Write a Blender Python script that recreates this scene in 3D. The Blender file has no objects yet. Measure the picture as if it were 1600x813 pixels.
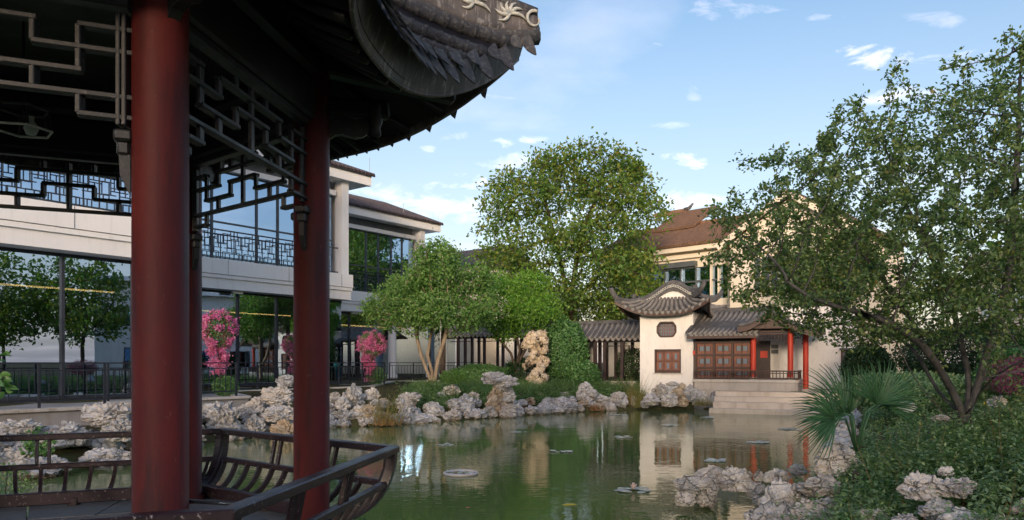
import bpy, bmesh, math, random
import numpy as np
from mathutils import Vector, Matrix, noise
R = math.radians
PI = math.pi
rnd = random.Random(7)
rng = np.random.default_rng(11)
sc = bpy.context.scene
C = sc.collection

# ------------------------------------------------------------------ camera, sky, sun, exposure
F = 1143.0; HY = 566.3; EYE = 2.2           # focal length in photo pixels, horizon row, eye height above the water
cam = bpy.data.cameras.new('camera'); cam.sensor_width = 36; cam.lens = F/1600*36
cam.shift_y = (HY-406.5)/1600; cam.clip_end = 3000; cam.clip_start = .05
camo = bpy.data.objects.new('camera', cam); C.objects.link(camo)
camo.location = (0, 0, EYE); camo.rotation_euler = (R(90), 0, 0); sc.camera = camo

SUN_EL = 6.5; SUN_AZ = 190.0
world = bpy.data.worlds.new('World'); sc.world = world; world.use_nodes = True

def build_sky():
    nt = world.node_tree; N = nt.nodes; L = nt.links
    bg = N['Background']
    s = N.new('ShaderNodeTexSky'); s.sky_type = 'NISHITA'; s.sun_disc = False
    s.sun_elevation = R(SUN_EL); s.sun_rotation = R(SUN_AZ); s.ozone_density = 2.5; s.air_density = 1.0; s.dust_density = 2.2
    tc = N.new('ShaderNodeTexCoord'); sep = N.new('ShaderNodeSeparateXYZ'); L.new(tc.outputs['Generated'], sep.inputs[0])
    def m(op, a, b=None, c=None, clamp=False):
        n = N.new('ShaderNodeMath'); n.operation = op; n.use_clamp = clamp
        for i, v in enumerate((a, b, c)):
            if v is None: continue
            if isinstance(v, (int, float)): n.inputs[i].default_value = v
            else: L.new(v, n.inputs[i])
        return n.outputs[0]
    X, Y, Z = sep.outputs
    # cloud layer: project the direction on a high plane
    zz = m('MAXIMUM', m('ADD', Z, .06), .02)
    cx = m('DIVIDE', X, zz); cy = m('DIVIDE', Y, zz)
    cmb = N.new('ShaderNodeCombineXYZ'); L.new(cx, cmb.inputs[0]); L.new(cy, cmb.inputs[1])
    n1 = N.new('ShaderNodeTexNoise'); n1.inputs['Scale'].default_value = .75; n1.inputs['Detail'].default_value = 7; n1.inputs['Roughness'].default_value = .55
    L.new(cmb.outputs[0], n1.inputs['Vector'])
    n2 = N.new('ShaderNodeTexNoise'); n2.inputs['Scale'].default_value = 16; n2.inputs['Detail'].default_value = 8; n2.inputs['Roughness'].default_value = .62; n2.inputs['Distortion'].default_value = .6
    mp = N.new('ShaderNodeMapping'); mp.inputs['Scale'].default_value = (1, 1, 2.6); L.new(tc.outputs['Generated'], mp.inputs[0]); L.new(mp.outputs[0], n2.inputs['Vector'])
    layer = m('MULTIPLY', m('SUBTRACT', n1.outputs[0], .52), 4, clamp=True)
    layer = m('MULTIPLY', layer, .4)
    # the individual small cumulus that stand over the garden
    yy = m('MAXIMUM', Y, .05); px = m('DIVIDE', X, yy); pz = m('DIVIDE', Z, yy)
    wob = m('MULTIPLY', m('SUBTRACT', n2.outputs[0], .5), 6.5)
    tot = layer
    blobs = [(1368, 88, 66, 26, 1.3), (1405, 150, 70, 22, .8), (1500, 100, 90, 22, .6), (1140, 14, 70, 20, .5), (1290, 28, 36, 10, .5), (1066, 249, 50, 16, .85), (1018, 70, 32, 9, .5),
             (838, 214, 36, 11, .7), (783, 226, 26, 11, .8), (735, 284, 36, 16, .85), (668, 235, 18, 8, .7), (716, 214, 28, 10, .45), (1050, 197, 36, 7, .35),
             (780, 152, 34, 12, .5), (1075, 318, 70, 24, .7), (665, 288, 34, 13, .75), (690, 330, 110, 30, .55), (600, 300, 80, 24, .5), (1335, 190, 30, 12, .5),
             (1085, 145, 14, 16, .35), (895, 108, 24, 7, .3), (800, 252, 50, 14, .55), (1450, 30, 60, 14, .35)]
    for (bx, by, sx, sy, k) in blobs:
        ex = m('DIVIDE', m('SUBTRACT', px, (bx-800)/F), sx/F); ez = m('DIVIDE', m('SUBTRACT', pz, (HY-by)/F), sy/F)
        d2 = m('ADD', m('MULTIPLY', ex, ex), m('MULTIPLY', ez, ez))
        v = m('MULTIPLY', m('ADD', m('SUBTRACT', .6, d2), wob), k*.55, clamp=True)
        v = m('MINIMUM', v, k)
        v = m('MULTIPLY', v, m('LESS_THAN', d2, 8.0))
        tot = m('MAXIMUM', tot, m('MULTIPLY', v, m('GREATER_THAN', Y, .06)))
    # pale bank low over the horizon
    low = m('MULTIPLY', m('SUBTRACT', .42, Z), 2.0, clamp=True)
    low = m('MULTIPLY', low, m('ADD', m('MULTIPLY', n1.outputs[0], .5), .25))
    lowc = m('MULTIPLY', low, 1.0, clamp=True)
    lift = N.new('ShaderNodeMix'); lift.data_type = 'RGBA'; L.new(lowc, lift.inputs['Factor'])
    tint = N.new('ShaderNodeMix'); tint.data_type = 'RGBA'; tint.blend_type = 'MULTIPLY'; tint.inputs['Factor'].default_value = 1
    L.new(s.outputs[0], tint.inputs['A']); tint.inputs['B'].default_value = (.575, .485, .445, 1)
    L.new(tint.outputs['Result'], lift.inputs['A']); lift.inputs['B'].default_value = (1.5, 1.28, 1.32, 1)
    mix = N.new('ShaderNodeMix'); mix.data_type = 'RGBA'; L.new(tot, mix.inputs['Factor'])
    L.new(lift.outputs['Result'], mix.inputs['A']); 
    cl = N.new('ShaderNodeMix'); cl.data_type = 'RGBA'; cl.blend_type = 'ADD'; cl.inputs['Factor'].default_value = 1   # clouds glow with the sky behind them
    L.new(tint.outputs['Result'], cl.inputs['A']); cl.inputs['B'].default_value = (1.5, 1.05, .9, 1); L.new(cl.outputs['Result'], mix.inputs['B'])
    L.new(mix.outputs['Result'], bg.inputs[0]); bg.inputs[1].default_value = .12
build_sky()
sun = bpy.data.lights.new('sun', 'SUN'); sun.energy = .56; sun.angle = R(11); sun.color = (1, .80, .60)
suno = bpy.data.objects.new('sun', sun); C.objects.link(suno)
sd = Vector((math.sin(R(SUN_AZ))*math.cos(R(SUN_EL)), math.cos(R(SUN_AZ))*math.cos(R(SUN_EL)), math.sin(R(SUN_EL))))
suno.rotation_euler = sd.to_track_quat('Z', 'Y').to_euler(); suno.location = (-30, -30, 40)
sc.view_settings.view_transform = 'Standard'; sc.view_settings.look = 'None'; sc.view_settings.gamma = 1
sc.view_settings.exposure = 2.75
sc.cycles.max_bounces = 10; sc.cycles.diffuse_bounces = 6; sc.cycles.transparent_max_bounces = 12; sc.cycles.use_denoising = True
sc.cycles.sample_clamp_indirect = 6

# ------------------------------------------------------------------ materials
def col(h):
    return tuple(h)+(1,) if len(h) == 3 else h
class Mat:
    def __init__(s, name, rough=.6, base=(.5, .5, .5), spec=.5, metallic=0):
        s.m = bpy.data.materials.new(name); s.m.use_nodes = True; s.nt = s.m.node_tree; s.N = s.nt.nodes; s.L = s.nt.links
        s.b = s.N['Principled BSDF']; s.b.inputs['Base Color'].default_value = col(base); s.b.inputs['Roughness'].default_value = rough
        s.b.inputs['Specular IOR Level'].default_value = spec; s.b.inputs['Metallic'].default_value = metallic
        s.tc = s.N.new('ShaderNodeTexCoord'); s.geo = s.N.new('ShaderNodeNewGeometry'); s.height = None
    def vec(s, scale=(1, 1, 1), world=True):
        mp = s.N.new('ShaderNodeMapping'); mp.inputs['Scale'].default_value = scale
        s.L.new(s.geo.outputs['Position'] if world else s.tc.outputs['Object'], mp.inputs[0]); return mp.outputs[0]
    def noise(s, scale, detail=5, rough=.55, stretch=(1, 1, 1), world=True, dist=0):
        n = s.N.new('ShaderNodeTexNoise'); n.inputs['Scale'].default_value = scale; n.inputs['Detail'].default_value = detail
        n.inputs['Roughness'].default_value = rough; n.inputs['Distortion'].default_value = dist
        s.L.new(s.vec(stretch, world), n.inputs['Vector']); return n.outputs[0]
    def voro(s, scale, feature='F1', stretch=(1, 1, 1), world=True):
        n = s.N.new('ShaderNodeTexVoronoi'); n.feature = feature; n.inputs['Scale'].default_value = scale
        s.L.new(s.vec(stretch, world), n.inputs['Vector']); return n.outputs['Distance']
    def ramp(s, x, stops):
        r = s.N.new('ShaderNodeValToRGB'); s.L.new(x, r.inputs[0]); e = r.color_ramp.elements
        while len(e) < len(stops): e.new(.5)
        for k, (p, c) in zip(e, stops):
            k.position = p; k.color = col(c) if not isinstance(c, (int, float)) else (c, c, c, 1)
        return r.outputs[0]
    def mix(s, f, a, b, mode='MIX'):
        n = s.N.new('ShaderNodeMix'); n.data_type = 'RGBA'; n.blend_type = mode
        for k, v in (('Factor', f), ('A', a), ('B', b)):
            if hasattr(v, 'links'): s.L.new(v, n.inputs[k] if k == 'Factor' else [i for i in n.inputs if i.name == k and i.type == 'RGBA'][0])
            elif k == 'Factor': n.inputs['Factor'].default_value = v
            else: [i for i in n.inputs if i.name == k and i.type == 'RGBA'][0].default_value = col(v)
        return [o for o in n.outputs if o.type == 'RGBA'][0]
    def math(s, op, a, b=0., clamp=False):
        n = s.N.new('ShaderNodeMath'); n.operation = op; n.use_clamp = clamp
        for i, v in enumerate((a, b)):
            if isinstance(v, (int, float)): n.inputs[i].default_value = v
            else: s.L.new(v, n.inputs[i])
        return n.outputs[0]
    def color(s, x): s.L.new(x, s.b.inputs['Base Color']); return s
    def rough(s, x): s.L.new(x, s.b.inputs['Roughness']); return s
    def bump(s, x, dist=.02, strength=1.):
        n = s.N.new('ShaderNodeBump'); n.inputs['Distance'].default_value = dist; n.inputs['Strength'].default_value = strength
        s.L.new(x, n.inputs['Height']); s.L.new(n.outputs[0], s.b.inputs['Normal']); return s
    def rand(s, island=True):
        if island: return s.geo.outputs['Random Per Island']
        return s.N.new('ShaderNodeObjectInfo').outputs['Random']

def rock_mat(name, light, mid, dark, warm, bscale=1.):
    k = Mat(name, .82, spec=.3)
    n = k.noise(2.2*bscale, 8, .6, dist=.6); f = k.noise(14*bscale, 6, .65)
    c = k.ramp(n, [(.28, dark), (.42, mid), (.6, light), (.8, mid)])
    c = k.mix(k.ramp(k.noise(1.1*bscale, 4, .6), [(.5, 0), (.72, .75)]), c, warm)
    crack = k.ramp(k.voro(3.4*bscale, 'DISTANCE_TO_EDGE', (1, 1, 1.7)), [(0, 1), (.035, 0)])
    c = k.mix(k.math('MULTIPLY', crack, .35), c, dark)
    c = k.mix(k.ramp(f, [(.3, .3), (.5, 0)]), c, dark)
    # tan and dark tide line just above the water
    sp = k.N.new('ShaderNodeSeparateXYZ'); k.L.new(k.geo.outputs['Position'], sp.inputs[0])
    tide = k.ramp(k.math('ADD', sp.outputs[2], k.math('MULTIPLY', n, .12)), [(.04, 1), (.17, 0)])
    c = k.mix(k.math('MULTIPLY', tide, .8), c, (.16, .10, .045))
    k.color(c); hb = k.math('ADD', k.math('MULTIPLY', f, .5), k.math('MULTIPLY', crack, -.8))
    hb = k.math('ADD', hb, k.math('MULTIPLY', k.noise(5*bscale, 6, .7, (1, 1, 2.5)), 1.2))
    k.bump(hb, .045/bscale, .9); return k.m

def leaf_mat(name, cols, rough=.42, trans=.35, hue=None):
    k = Mat(name, rough, spec=.35)
    c = k.ramp(k.rand(), [(i/(len(cols)-1), c) for i, c in enumerate(cols)]); c = k.mix(k.ramp(k.rand(), [(.0, .7), (.02, 0)]), c, (.30, .20, .05)) if trans >= .3 and cols[0][1] > cols[0][0] else c
    c = k.mix(k.ramp(k.noise(.9, 3), [(.35, 0), (.7, .5)]), c, cols[-1])
    k.color(c)
    tr = k.N.new('ShaderNodeBsdfTranslucent'); k.L.new(k.mix(1, c, (1.5, 1.7, .6), 'MULTIPLY'), tr.inputs[0])
    ms = k.N.new('ShaderNodeMixShader'); ms.inputs[0].default_value = trans
    k.L.new(k.b.outputs[0], ms.inputs[1]); k.L.new(tr.outputs[0], ms.inputs[2])
    k.L.new(ms.outputs[0], k.N['Material Output'].inputs[0]); return k.m

M = {}
M['rock'] = rock_mat('limestone', (.74, .73, .72), (.53, .52, .52), (.19, .185, .19), (.48, .40, .30))
M['rock_warm'] = rock_mat('tan limestone', (.60, .52, .41), (.42, .34, .25), (.20, .14, .09), (.46, .28, .13))
M['rock_blue'] = rock_mat('blue-grey limestone', (.66, .66, .66), (.44, .44, .45), (.15, .155, .165), (.42, .36, .28))
M['taihu'] = rock_mat('pale lake stone', (.74, .65, .52), (.55, .45, .33), (.22, .16, .1), (.58, .44, .28))
k = Mat('red lacquer', .5, spec=.25)
n = k.noise(3, 6, .6, (1, 1, .35)); sp = k.noise(60, 3, .6)
c = k.ramp(n, [(.3, (.045, .008, .007)), (.55, (.085, .011, .010)), (.75, (.125, .017, .014))])
c = k.mix(k.ramp(sp, [(.62, 0), (.7, .5)]), c, (.03, .008, .008)); c = k.mix(k.ramp(k.noise(9, 6, .7, (1, 1, .12)), [(.52, 0), (.62, .6)]), c, (.020, .007, .008)); c = k.mix(k.ramp(k.noise(24, 5, .7, (1, 1, .5)), [(.64, 0), (.69, .4)]), c, (.16, .07, .06))
c = k.mix(k.ramp(k.voro(2.1, stretch=(1, 1, .5)), [(0.02, .8), (.035, 0)]), c, (.35, .30, .25))
k.color(c).rough(k.ramp(n, [(.3, .42), (.7, .62)])).bump(sp, .002, .5); M['lacquer'] = k.m
k = Mat('bright red paint', .5, spec=.4); n = k.noise(5, 5, .6, (1, 1, .4)); k.color(k.ramp(n, [(.3, (.42, .035, .018)), (.7, (.60, .06, .03))])); M['red'] = k.m
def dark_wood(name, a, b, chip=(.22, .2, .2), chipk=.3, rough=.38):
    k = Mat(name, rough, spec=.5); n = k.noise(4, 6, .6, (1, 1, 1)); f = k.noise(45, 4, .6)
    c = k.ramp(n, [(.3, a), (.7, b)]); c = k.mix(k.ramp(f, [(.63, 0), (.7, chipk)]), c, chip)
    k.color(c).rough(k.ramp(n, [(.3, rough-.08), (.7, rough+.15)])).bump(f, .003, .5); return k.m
M['wood'] = dark_wood('dark brown lacquered wood', (.016, .009, .010), (.04, .022, .024), (.16, .14, .15), .5)
M['rail'] = dark_wood('worn purple-brown paint', (.014, .008, .012), (.034, .019, .025), (.34, .31, .31), .85, .36)
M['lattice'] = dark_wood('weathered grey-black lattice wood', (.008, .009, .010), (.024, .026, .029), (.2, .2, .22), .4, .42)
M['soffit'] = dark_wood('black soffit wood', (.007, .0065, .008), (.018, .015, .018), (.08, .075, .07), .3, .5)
M['hallwood'] = dark_wood('brown hall joinery', (.035, .018, .014), (.085, .045, .035), (.2, .15, .12), .3, .5)
M['carved'] = dark_wood('reddish carved panel', (.13, .045, .028), (.26, .10, .06), (.35, .24, .18), .4, .5)
def tile_mat(name, a, b, moss=(.10, .10, .06), sc_=1):
    k = Mat(name, .75, spec=.3); n = k.noise(3*sc_, 7, .65); f = k.noise(30*sc_, 5, .6)
    c = k.ramp(n, [(.3, a), (.7, b)]); c = k.mix(k.ramp(f, [(.5, 0), (.7, .7)]), c, moss)
    c = k.mix(k.math('MULTIPLY', k.rand(), .35), c, a)
    k.color(c).bump(f, .01, .8); return k.m
M['tile'] = tile_mat('grey clay roof tile', (.13, .125, .125), (.31, .295, .28), (.24, .20, .14))
M['tile_dark'] = tile_mat('black glazed roof tile', (.045, .045, .05), (.13, .13, .14), (.30, .29, .26))
M['tile_brown'] = tile_mat('brown roof tile', (.13, .075, .05), (.24, .15, .10), (.16, .1, .06))
M['tile_purple'] = tile_mat('grey-purple roof tile', (.05, .043, .05), (.12, .10, .112), (.07, .06, .07))
k = Mat('weathered bronze-black fascia', .42, spec=.5); n = k.noise(5, 7, .65, (1, 1, .6)); f = k.noise(26, 5, .6, (1, 1, .12))
c = k.ramp(n, [(.3, (.05, .045, .045)), (.55, (.12, .105, .10)), (.75, (.24, .21, .19))]); c = k.mix(k.ramp(f, [(.55, 0), (.68, .7)]), c, (.42, .41, .40))
k.color(c).rough(k.ramp(n, [(.3, .3), (.7, .6)])).bump(n, .006, .6); M['fascia'] = k.m
k = Mat('whitewash', .85, spec=.2); n = k.noise(.8, 7, .6); f = k.noise(7, 5, .7, (1, 1, .3))
c = k.ramp(n, [(.3, (.78, .76, .73)), (.65, (.84, .825, .80))]); c = k.mix(k.ramp(f, [(.52, 0), (.75, .4)]), c, (.50, .48, .44)); c = k.mix(k.ramp(k.noise(3.5, 6, .65, (1, 1, .12)), [(.52, 0), (.72, .35)]), c, (.45, .43, .40)); k.color(c).bump(f, .004, .3); M['white'] = k.m
k = Mat('smooth white render', .7, spec=.25); n = k.noise(.5, 5); f = k.noise(5, 5, .7, (1, 1, .15))
c = k.ramp(n, [(.3, (.80, .81, .84)), (.7, (.86, .87, .89))]); c = k.mix(k.ramp(f, [(.52, 0), (.75, .35)]), c, (.55, .55, .54)); k.color(c); M['render'] = k.m
k = Mat('cream render', .8, spec=.2); n = k.noise(.4, 6); k.color(k.ramp(n, [(.3, (.66, .60, .50)), (.7, (.74, .69, .60))])); M['cream'] = k.m
k = Mat('ivory ornament', .6); k.color(k.ramp(k.noise(30, 4), [(.3, (.45, .47, .44)), (.7, (.72, .72, .66))])); M['ivory'] = k.m
def concrete(name, a, b, stain, sc_=1.):
    k = Mat(name, .8, spec=.3); n = k.noise(1.5*sc_, 7, .65); f = k.noise(20*sc_, 5, .6); st = k.noise(2.5*sc_, 5, .6, (1, 1, .2))
    c = k.ramp(n, [(.3, a), (.7, b)]); c = k.mix(k.ramp(st, [(.5, 0), (.72, .7)]), c, stain); k.color(c).bump(f, .006, .6); return k.m
M['stone'] = concrete('pale cut stone', (.50, .47, .43), (.62, .58, .53), (.30, .23, .16))
M['terrace'] = concrete('terrace paving stone', (.30, .29, .29), (.42, .41, .40), (.26, .22, .18))
M['slab'] = concrete('grey slate slab', (.10, .115, .13), (.17, .185, .20), (.09, .09, .09))
M['plinth'] = concrete('grey plinth stone', (.42, .39, .36), (.55, .51, .46), (.24, .2, .17))
M['step'] = concrete('beige step stone', (.64, .55, .45), (.76, .67, .57), (.45, .35, .25))
k = Mat('blue-black painted steel', .38, spec=.5); k.color(k.ramp(k.noise(6, 4), [(.3, (.014, .018, .026)), (.7, (.03, .036, .05))])); M['steel'] = k.m
k = Mat('dark window frame', .4, spec=.5); k.color(k.ramp(k.noise(3, 3), [(.3, (.018, .022, .032)), (.7, (.04, .045, .06))])); M['frame'] = k.m
k = Mat('grey aluminium louvre', .5); k.color(k.ramp(k.noise(3, 3), [(.3, (.06, .075, .09)), (.7, (.10, .115, .13))])); M['louvre'] = k.m
k = Mat('bark', .85, spec=.2); n = k.noise(9, 7, .65, (1, 1, .3)); k.color(k.ramp(n, [(.3, (.035, .027, .022)), (.7, (.13, .10, .08))])).bump(n, .02, 1); M['bark'] = k.m
k = Mat('pale bark', .85, spec=.2); n = k.noise(6, 7, .65, (1, 1, .35)); k.color(k.ramp(n, [(.3, (.16, .12, .085)), (.7, (.40, .33, .25))])).bump(n, .02, 1); M['bark_pale'] = k.m
k = Mat('dark smooth bark', .7, spec=.35); n = k.noise(7, 7, .6, (1, 1, .5)); k.color(k.ramp(n, [(.3, (.03, .03, .032)), (.7, (.11, .108, .108))])).bump(n, .012, 1); M['bark_dark'] = k.m
M['leaf_fore'] = leaf_mat('crabapple leaf', [(.055, .12, .065), (.09, .18, .08), (.13, .24, .10), (.18, .22, .07)], .38, .3)
M['leaf_big'] = leaf_mat('plane tree leaf', [(.05, .13, .045), (.08, .19, .05), (.11, .24, .055), (.22, .23, .04)], .5, .4)  # golden last tone paints low-sun patches into the crown
M['leaf_round'] = leaf_mat('osmanthus leaf', [(.09, .20, .06), (.14, .28, .08), (.19, .33, .10)], .45, .35)
M['leaf_light'] = leaf_mat('maple leaf', [(.13, .28, .05), (.18, .35, .06), (.22, .40, .07)], .5, .45)
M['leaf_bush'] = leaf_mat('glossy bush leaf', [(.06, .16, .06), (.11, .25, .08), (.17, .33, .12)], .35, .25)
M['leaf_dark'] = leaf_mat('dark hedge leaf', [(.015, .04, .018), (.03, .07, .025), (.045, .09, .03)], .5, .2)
M['leaf_under'] = leaf_mat('undergrowth leaf', [(.12, .21, .14), (.17, .29, .18), (.23, .36, .21), (.30, .41, .17)], .45, .3)
M['grass'] = leaf_mat('grass blade', [(.14, .25, .11), (.20, .33, .15), (.28, .40, .18)], .55, .35)
M['reed'] = leaf_mat('reed blade', [(.16, .18, .06), (.24, .26, .09), (.30, .22, .10)], .6, .35)
M['straw'] = leaf_mat('dry reddish straw', [(.25, .10, .05), (.33, .16, .08), (.38, .24, .12)], .8, .2)
M['pink'] = leaf_mat('bougainvillea bract', [(.52, .07, .36), (.68, .17, .52), (.80, .40, .68)], .6, .4)
M['palm'] = leaf_mat('palm blade', [(.035, .10, .06), (.055, .15, .08), (.09, .2, .1)], .35, .25)
M['purple'] = leaf_mat('purple loropetalum leaf', [(.10, .02, .06), (.20, .05, .13), (.30, .10, .2)], .55, .3)
M['yellow'] = Mat('yellow petal', .6, (.8, .6, .03)).m
M['pad'] = Mat('lily pad', .35, (.2, .24, .2)).m
k = Mat('lily pad', .35, spec=.6); k.color(k.ramp(k.rand(False), [(0, (.38, .44, .40)), (1, (.64, .68, .68))])); M['pad'] = k.m  # pale tones put the sky's reflection into the pad colour
M['petal'] = Mat('lotus petal', .5, (.8, .62, .6)).m
k = Mat('koi orange', .3, (.85, .16, .02)); M['koi'] = k.m
k = Mat('koi gold', .3, (.42, .36, .03)); M['koi_gold'] = k.m
M['pvc'] = Mat('white pvc pipe', .4, (.6, .55, .55)).m
k = Mat('garden soil', .95, spec=.1); n = k.noise(2, 7, .65); c = k.ramp(n, [(.3, (.05, .045, .025)), (.55, (.09, .085, .04)), (.75, (.06, .09, .03))]); k.color(c).bump(k.noise(9, 6, .7), .06, 1); M['soil'] = k.m
M['teal'] = Mat('teal plastic', .5, (.01, .22, .26)).m
M['bulb'] = Mat('unlit opal glass', .2, (.45, .5, .45)).m
M['inner'] = Mat('dark restaurant interior', .8, (.03, .03, .034)).m
k = Mat('interior timber panel', .6); k.color(k.ramp(k.noise(3, 3), [(.3, (.30, .14, .03)), (.7, (.42, .22, .06))])); M['amber'] = k.m
M['curtain'] = Mat('pale curtain', .9, (.55, .56, .5)).m
def emis(name, c, s):
    m = bpy.data.materials.new(name); m.use_nodes = True; b = m.node_tree.nodes['Principled BSDF']
    b.inputs['Base Color'].default_value = col(c); b.inputs['Emission Color'].default_value = col(c); b.inputs['Emission Strength'].default_value = s; return m
M['lamp'] = emis('warm lamp', (1, .5, .12), 1.6)
def glass_mat(name, tint, refl, tcol):
    m = bpy.data.materials.new(name); m.use_nodes = True; nt = m.node_tree; N = nt.nodes; L = nt.links; N.remove(N['Principled BSDF'])
    g = N.new('ShaderNodeBsdfGlossy'); g.inputs['Roughness'].default_value = .0; g.inputs['Color'].default_value = col(tint)
    t = N.new('ShaderNodeBsdfTransparent'); t.inputs['Color'].default_value = col(tcol)
    fr = N.new('ShaderNodeLayerWeight'); fr.inputs['Blend'].default_value = .25
    mt = N.new('ShaderNodeMath'); mt.operation = 'MAXIMUM'; mt.inputs[1].default_value = refl; L.new(fr.outputs['Fresnel'], mt.inputs[0])
    x = N.new('ShaderNodeMixShader'); L.new(mt.outputs[0], x.inputs[0]); L.new(t.outputs[0], x.inputs[1]); L.new(g.outputs[0], x.inputs[2])
    nz = N.new('ShaderNodeTexNoise'); nz.inputs['Scale'].default_value = .5; bm_ = N.new('ShaderNodeBump'); bm_.inputs['Distance'].default_value = .01; bm_.inputs['Strength'].default_value = .25
    ge = N.new('ShaderNodeNewGeometry'); L.new(ge.outputs['Position'], nz.inputs['Vector']); L.new(nz.outputs[0], bm_.inputs['Height']); L.new(bm_.outputs[0], g.inputs['Normal'])
    L.new(x.outputs[0], N['Material Output'].inputs[0]); return m
M['glass'] = glass_mat('coated window glass', (.62, .80, 1.0), .62, (.45, .5, .55))
M['glass_up'] = glass_mat('blue coated window glass', (.50, .74, 1.0), .72, (.3, .45, .6))
M['pane_blue'] = Mat('small blue-grey pane', .22, (.16, .21, .26), spec=.5).m
def water_mat():
    m = bpy.data.materials.new('pond water'); m.use_nodes = True; nt = m.node_tree; N = nt.nodes; L = nt.links
    b = N['Principled BSDF']; b.inputs['Roughness'].default_value = .02; b.inputs['IOR'].default_value = 1.33
    ge = N.new('ShaderNodeNewGeometry')
    nz0 = N.new('ShaderNodeTexNoise'); nz0.inputs['Scale'].default_value = .25; nz0.inputs['Detail'].default_value = 4; L.new(ge.outputs['Position'], nz0.inputs['Vector'])
    r = N.new('ShaderNodeValToRGB'); L.new(nz0.outputs[0], r.inputs[0]); r.color_ramp.elements[0].position = .35; r.color_ramp.elements[1].position = .65
    r.color_ramp.elements[0].color = (.085, .125, .045, 1); r.color_ramp.elements[1].color = (.135, .19, .06, 1); L.new(r.outputs[0], b.inputs['Base Color'])
    def nz(scale, st, det):
        mp = N.new('ShaderNodeMapping'); mp.inputs['Scale'].default_value = st; L.new(ge.outputs['Position'], mp.inputs[0])
        n = N.new('ShaderNodeTexNoise'); n.inputs['Scale'].default_value = scale; n.inputs['Detail'].default_value = det; L.new(mp.outputs[0], n.inputs['Vector']); return n.outputs[0]
    a = nz(1.3, (1, 1, 1), 3); b2 = nz(7, (.55, 1.0, 1), 3)
    patch = N.new('ShaderNodeValToRGB'); L.new(nz(.22, (1, 1, 1), 2), patch.inputs[0]); patch.color_ramp.elements[0].position = .42; patch.color_ramp.elements[1].position = .62
    patch.color_ramp.elements[0].color = (.18, .18, .18, 1); patch.color_ramp.elements[1].color = (1, 1, 1, 1)
    mu = N.new('ShaderNodeMath'); mu.operation = 'MULTIPLY'; L.new(b2, mu.inputs[0]); L.new(patch.outputs[0], mu.inputs[1])
    ad = N.new('ShaderNodeMath'); ad.operation = 'MULTIPLY_ADD'; L.new(a, ad.inputs[0]); ad.inputs[1].default_value = .8; L.new(mu.outputs[0], ad.inputs[2])
    bp = N.new('ShaderNodeBump'); bp.inputs['Distance'].default_value = .007; bp.inputs['Strength'].default_value = 1; L.new(ad.outputs[0], bp.inputs['Height']); L.new(bp.outputs[0], b.inputs['Normal'])
    return m
M['water'] = water_mat()

# ------------------------------------------------------------------ helpers
WM = {}                                            # world matrix of every object built
def link(o, parent=None, mat4=None):
    mat4 = mat4 or Matrix.Identity(4)
    C.objects.link(o)
    if parent is not None:
        o.parent = parent; o.matrix_parent_inverse = WM[parent.name].inverted()
    o.matrix_basis = mat4; WM[o.name] = mat4.copy(); return o
def tag(o, label=None, cat=None, group=None, kind=None):
    if label: o['label'] = label
    if cat: o['category'] = cat
    if group: o['group'] = group
    if kind: o['kind'] = kind
    return o
def empty(name, loc, label, cat, group=None, rz=0):
    o = bpy.data.objects.new(name, None); o.empty_display_size = .3
    link(o, None, Matrix.Translation(loc) @ Matrix.Rotation(rz, 4, 'Z')); return tag(o, label, cat, group)
def mdata(name, V, Fs, mat=None, smooth=False):
    me = bpy.data.meshes.new(name); me.from_pydata([tuple(v) for v in V], [], Fs); 
    if mat: me.materials.append(M[mat] if isinstance(mat, str) else mat)
    if smooth: me.polygons.foreach_set('use_smooth', [True]*len(me.polygons))
    me.update(); return me
def npmesh(name, V, Fq, mat=None, smooth=False):
    V = np.asarray(V, dtype=np.float32).reshape(-1, 3); Fq = np.asarray(Fq, dtype=np.int32); n, k = Fq.shape
    me = bpy.data.meshes.new(name); me.vertices.add(len(V)); me.vertices.foreach_set('co', V.ravel())
    me.loops.add(n*k); me.loops.foreach_set('vertex_index', Fq.ravel()); me.polygons.add(n)
    me.polygons.foreach_set('loop_start', np.arange(0, n*k, k, dtype=np.int32)); me.polygons.foreach_set('loop_total', np.full(n, k, dtype=np.int32))
    if smooth: me.polygons.foreach_set('use_smooth', np.ones(n, dtype=bool))
    if mat: me.materials.append(M[mat])
    me.update(calc_edges=True); return me
def ob(name, me, parent=None, mat4=None): return link(bpy.data.objects.new(name, me), parent, mat4)
_box = {}
def boxmesh(sx, sy, sz, mat, bev=0.):
    key = (round(sx, 3), round(sy, 3), round(sz, 3), mat, bev)
    if key in _box: return _box[key]
    x, y, z = sx/2, sy/2, sz/2; b = min(bev, x*.45, y*.45, z*.45)
    if b <= 0:
        V = [(i*x, j*y, k*z) for i in (-1, 1) for j in (-1, 1) for k in (-1, 1)]
        Fs = [(0, 1, 3, 2), (4, 6, 7, 5), (0, 4, 5, 1), (2, 3, 7, 6), (0, 2, 6, 4), (1, 5, 7, 3)]
    else:
        bm = bmesh.new(); bmesh.ops.create_cube(bm, size=1)
        for v in bm.verts: v.co = Vector((v.co.x*sx, v.co.y*sy, v.co.z*sz))
        bmesh.ops.bevel(bm, geom=bm.edges[:], offset=b, segments=1, affect='EDGES'); me = bpy.data.meshes.new('piece'); bm.to_mesh(me); bm.free()
        me.materials.append(M[mat]); _box[key] = me; return me
    me = mdata('piece', V, Fs, mat); _box[key] = me; return me
def box(name, c, s, mat, parent=None, rz=0, bev=0., rx=0, ry=0):
    m4 = Matrix.Translation(c) @ Matrix.Rotation(rz, 4, 'Z')
    if ry: m4 = m4 @ Matrix.Rotation(ry, 4, 'Y')
    if rx: m4 = m4 @ Matrix.Rotation(rx, 4, 'X')
    return ob(name, boxmesh(s[0], s[1], s[2], mat, bev), parent, m4)
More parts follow.
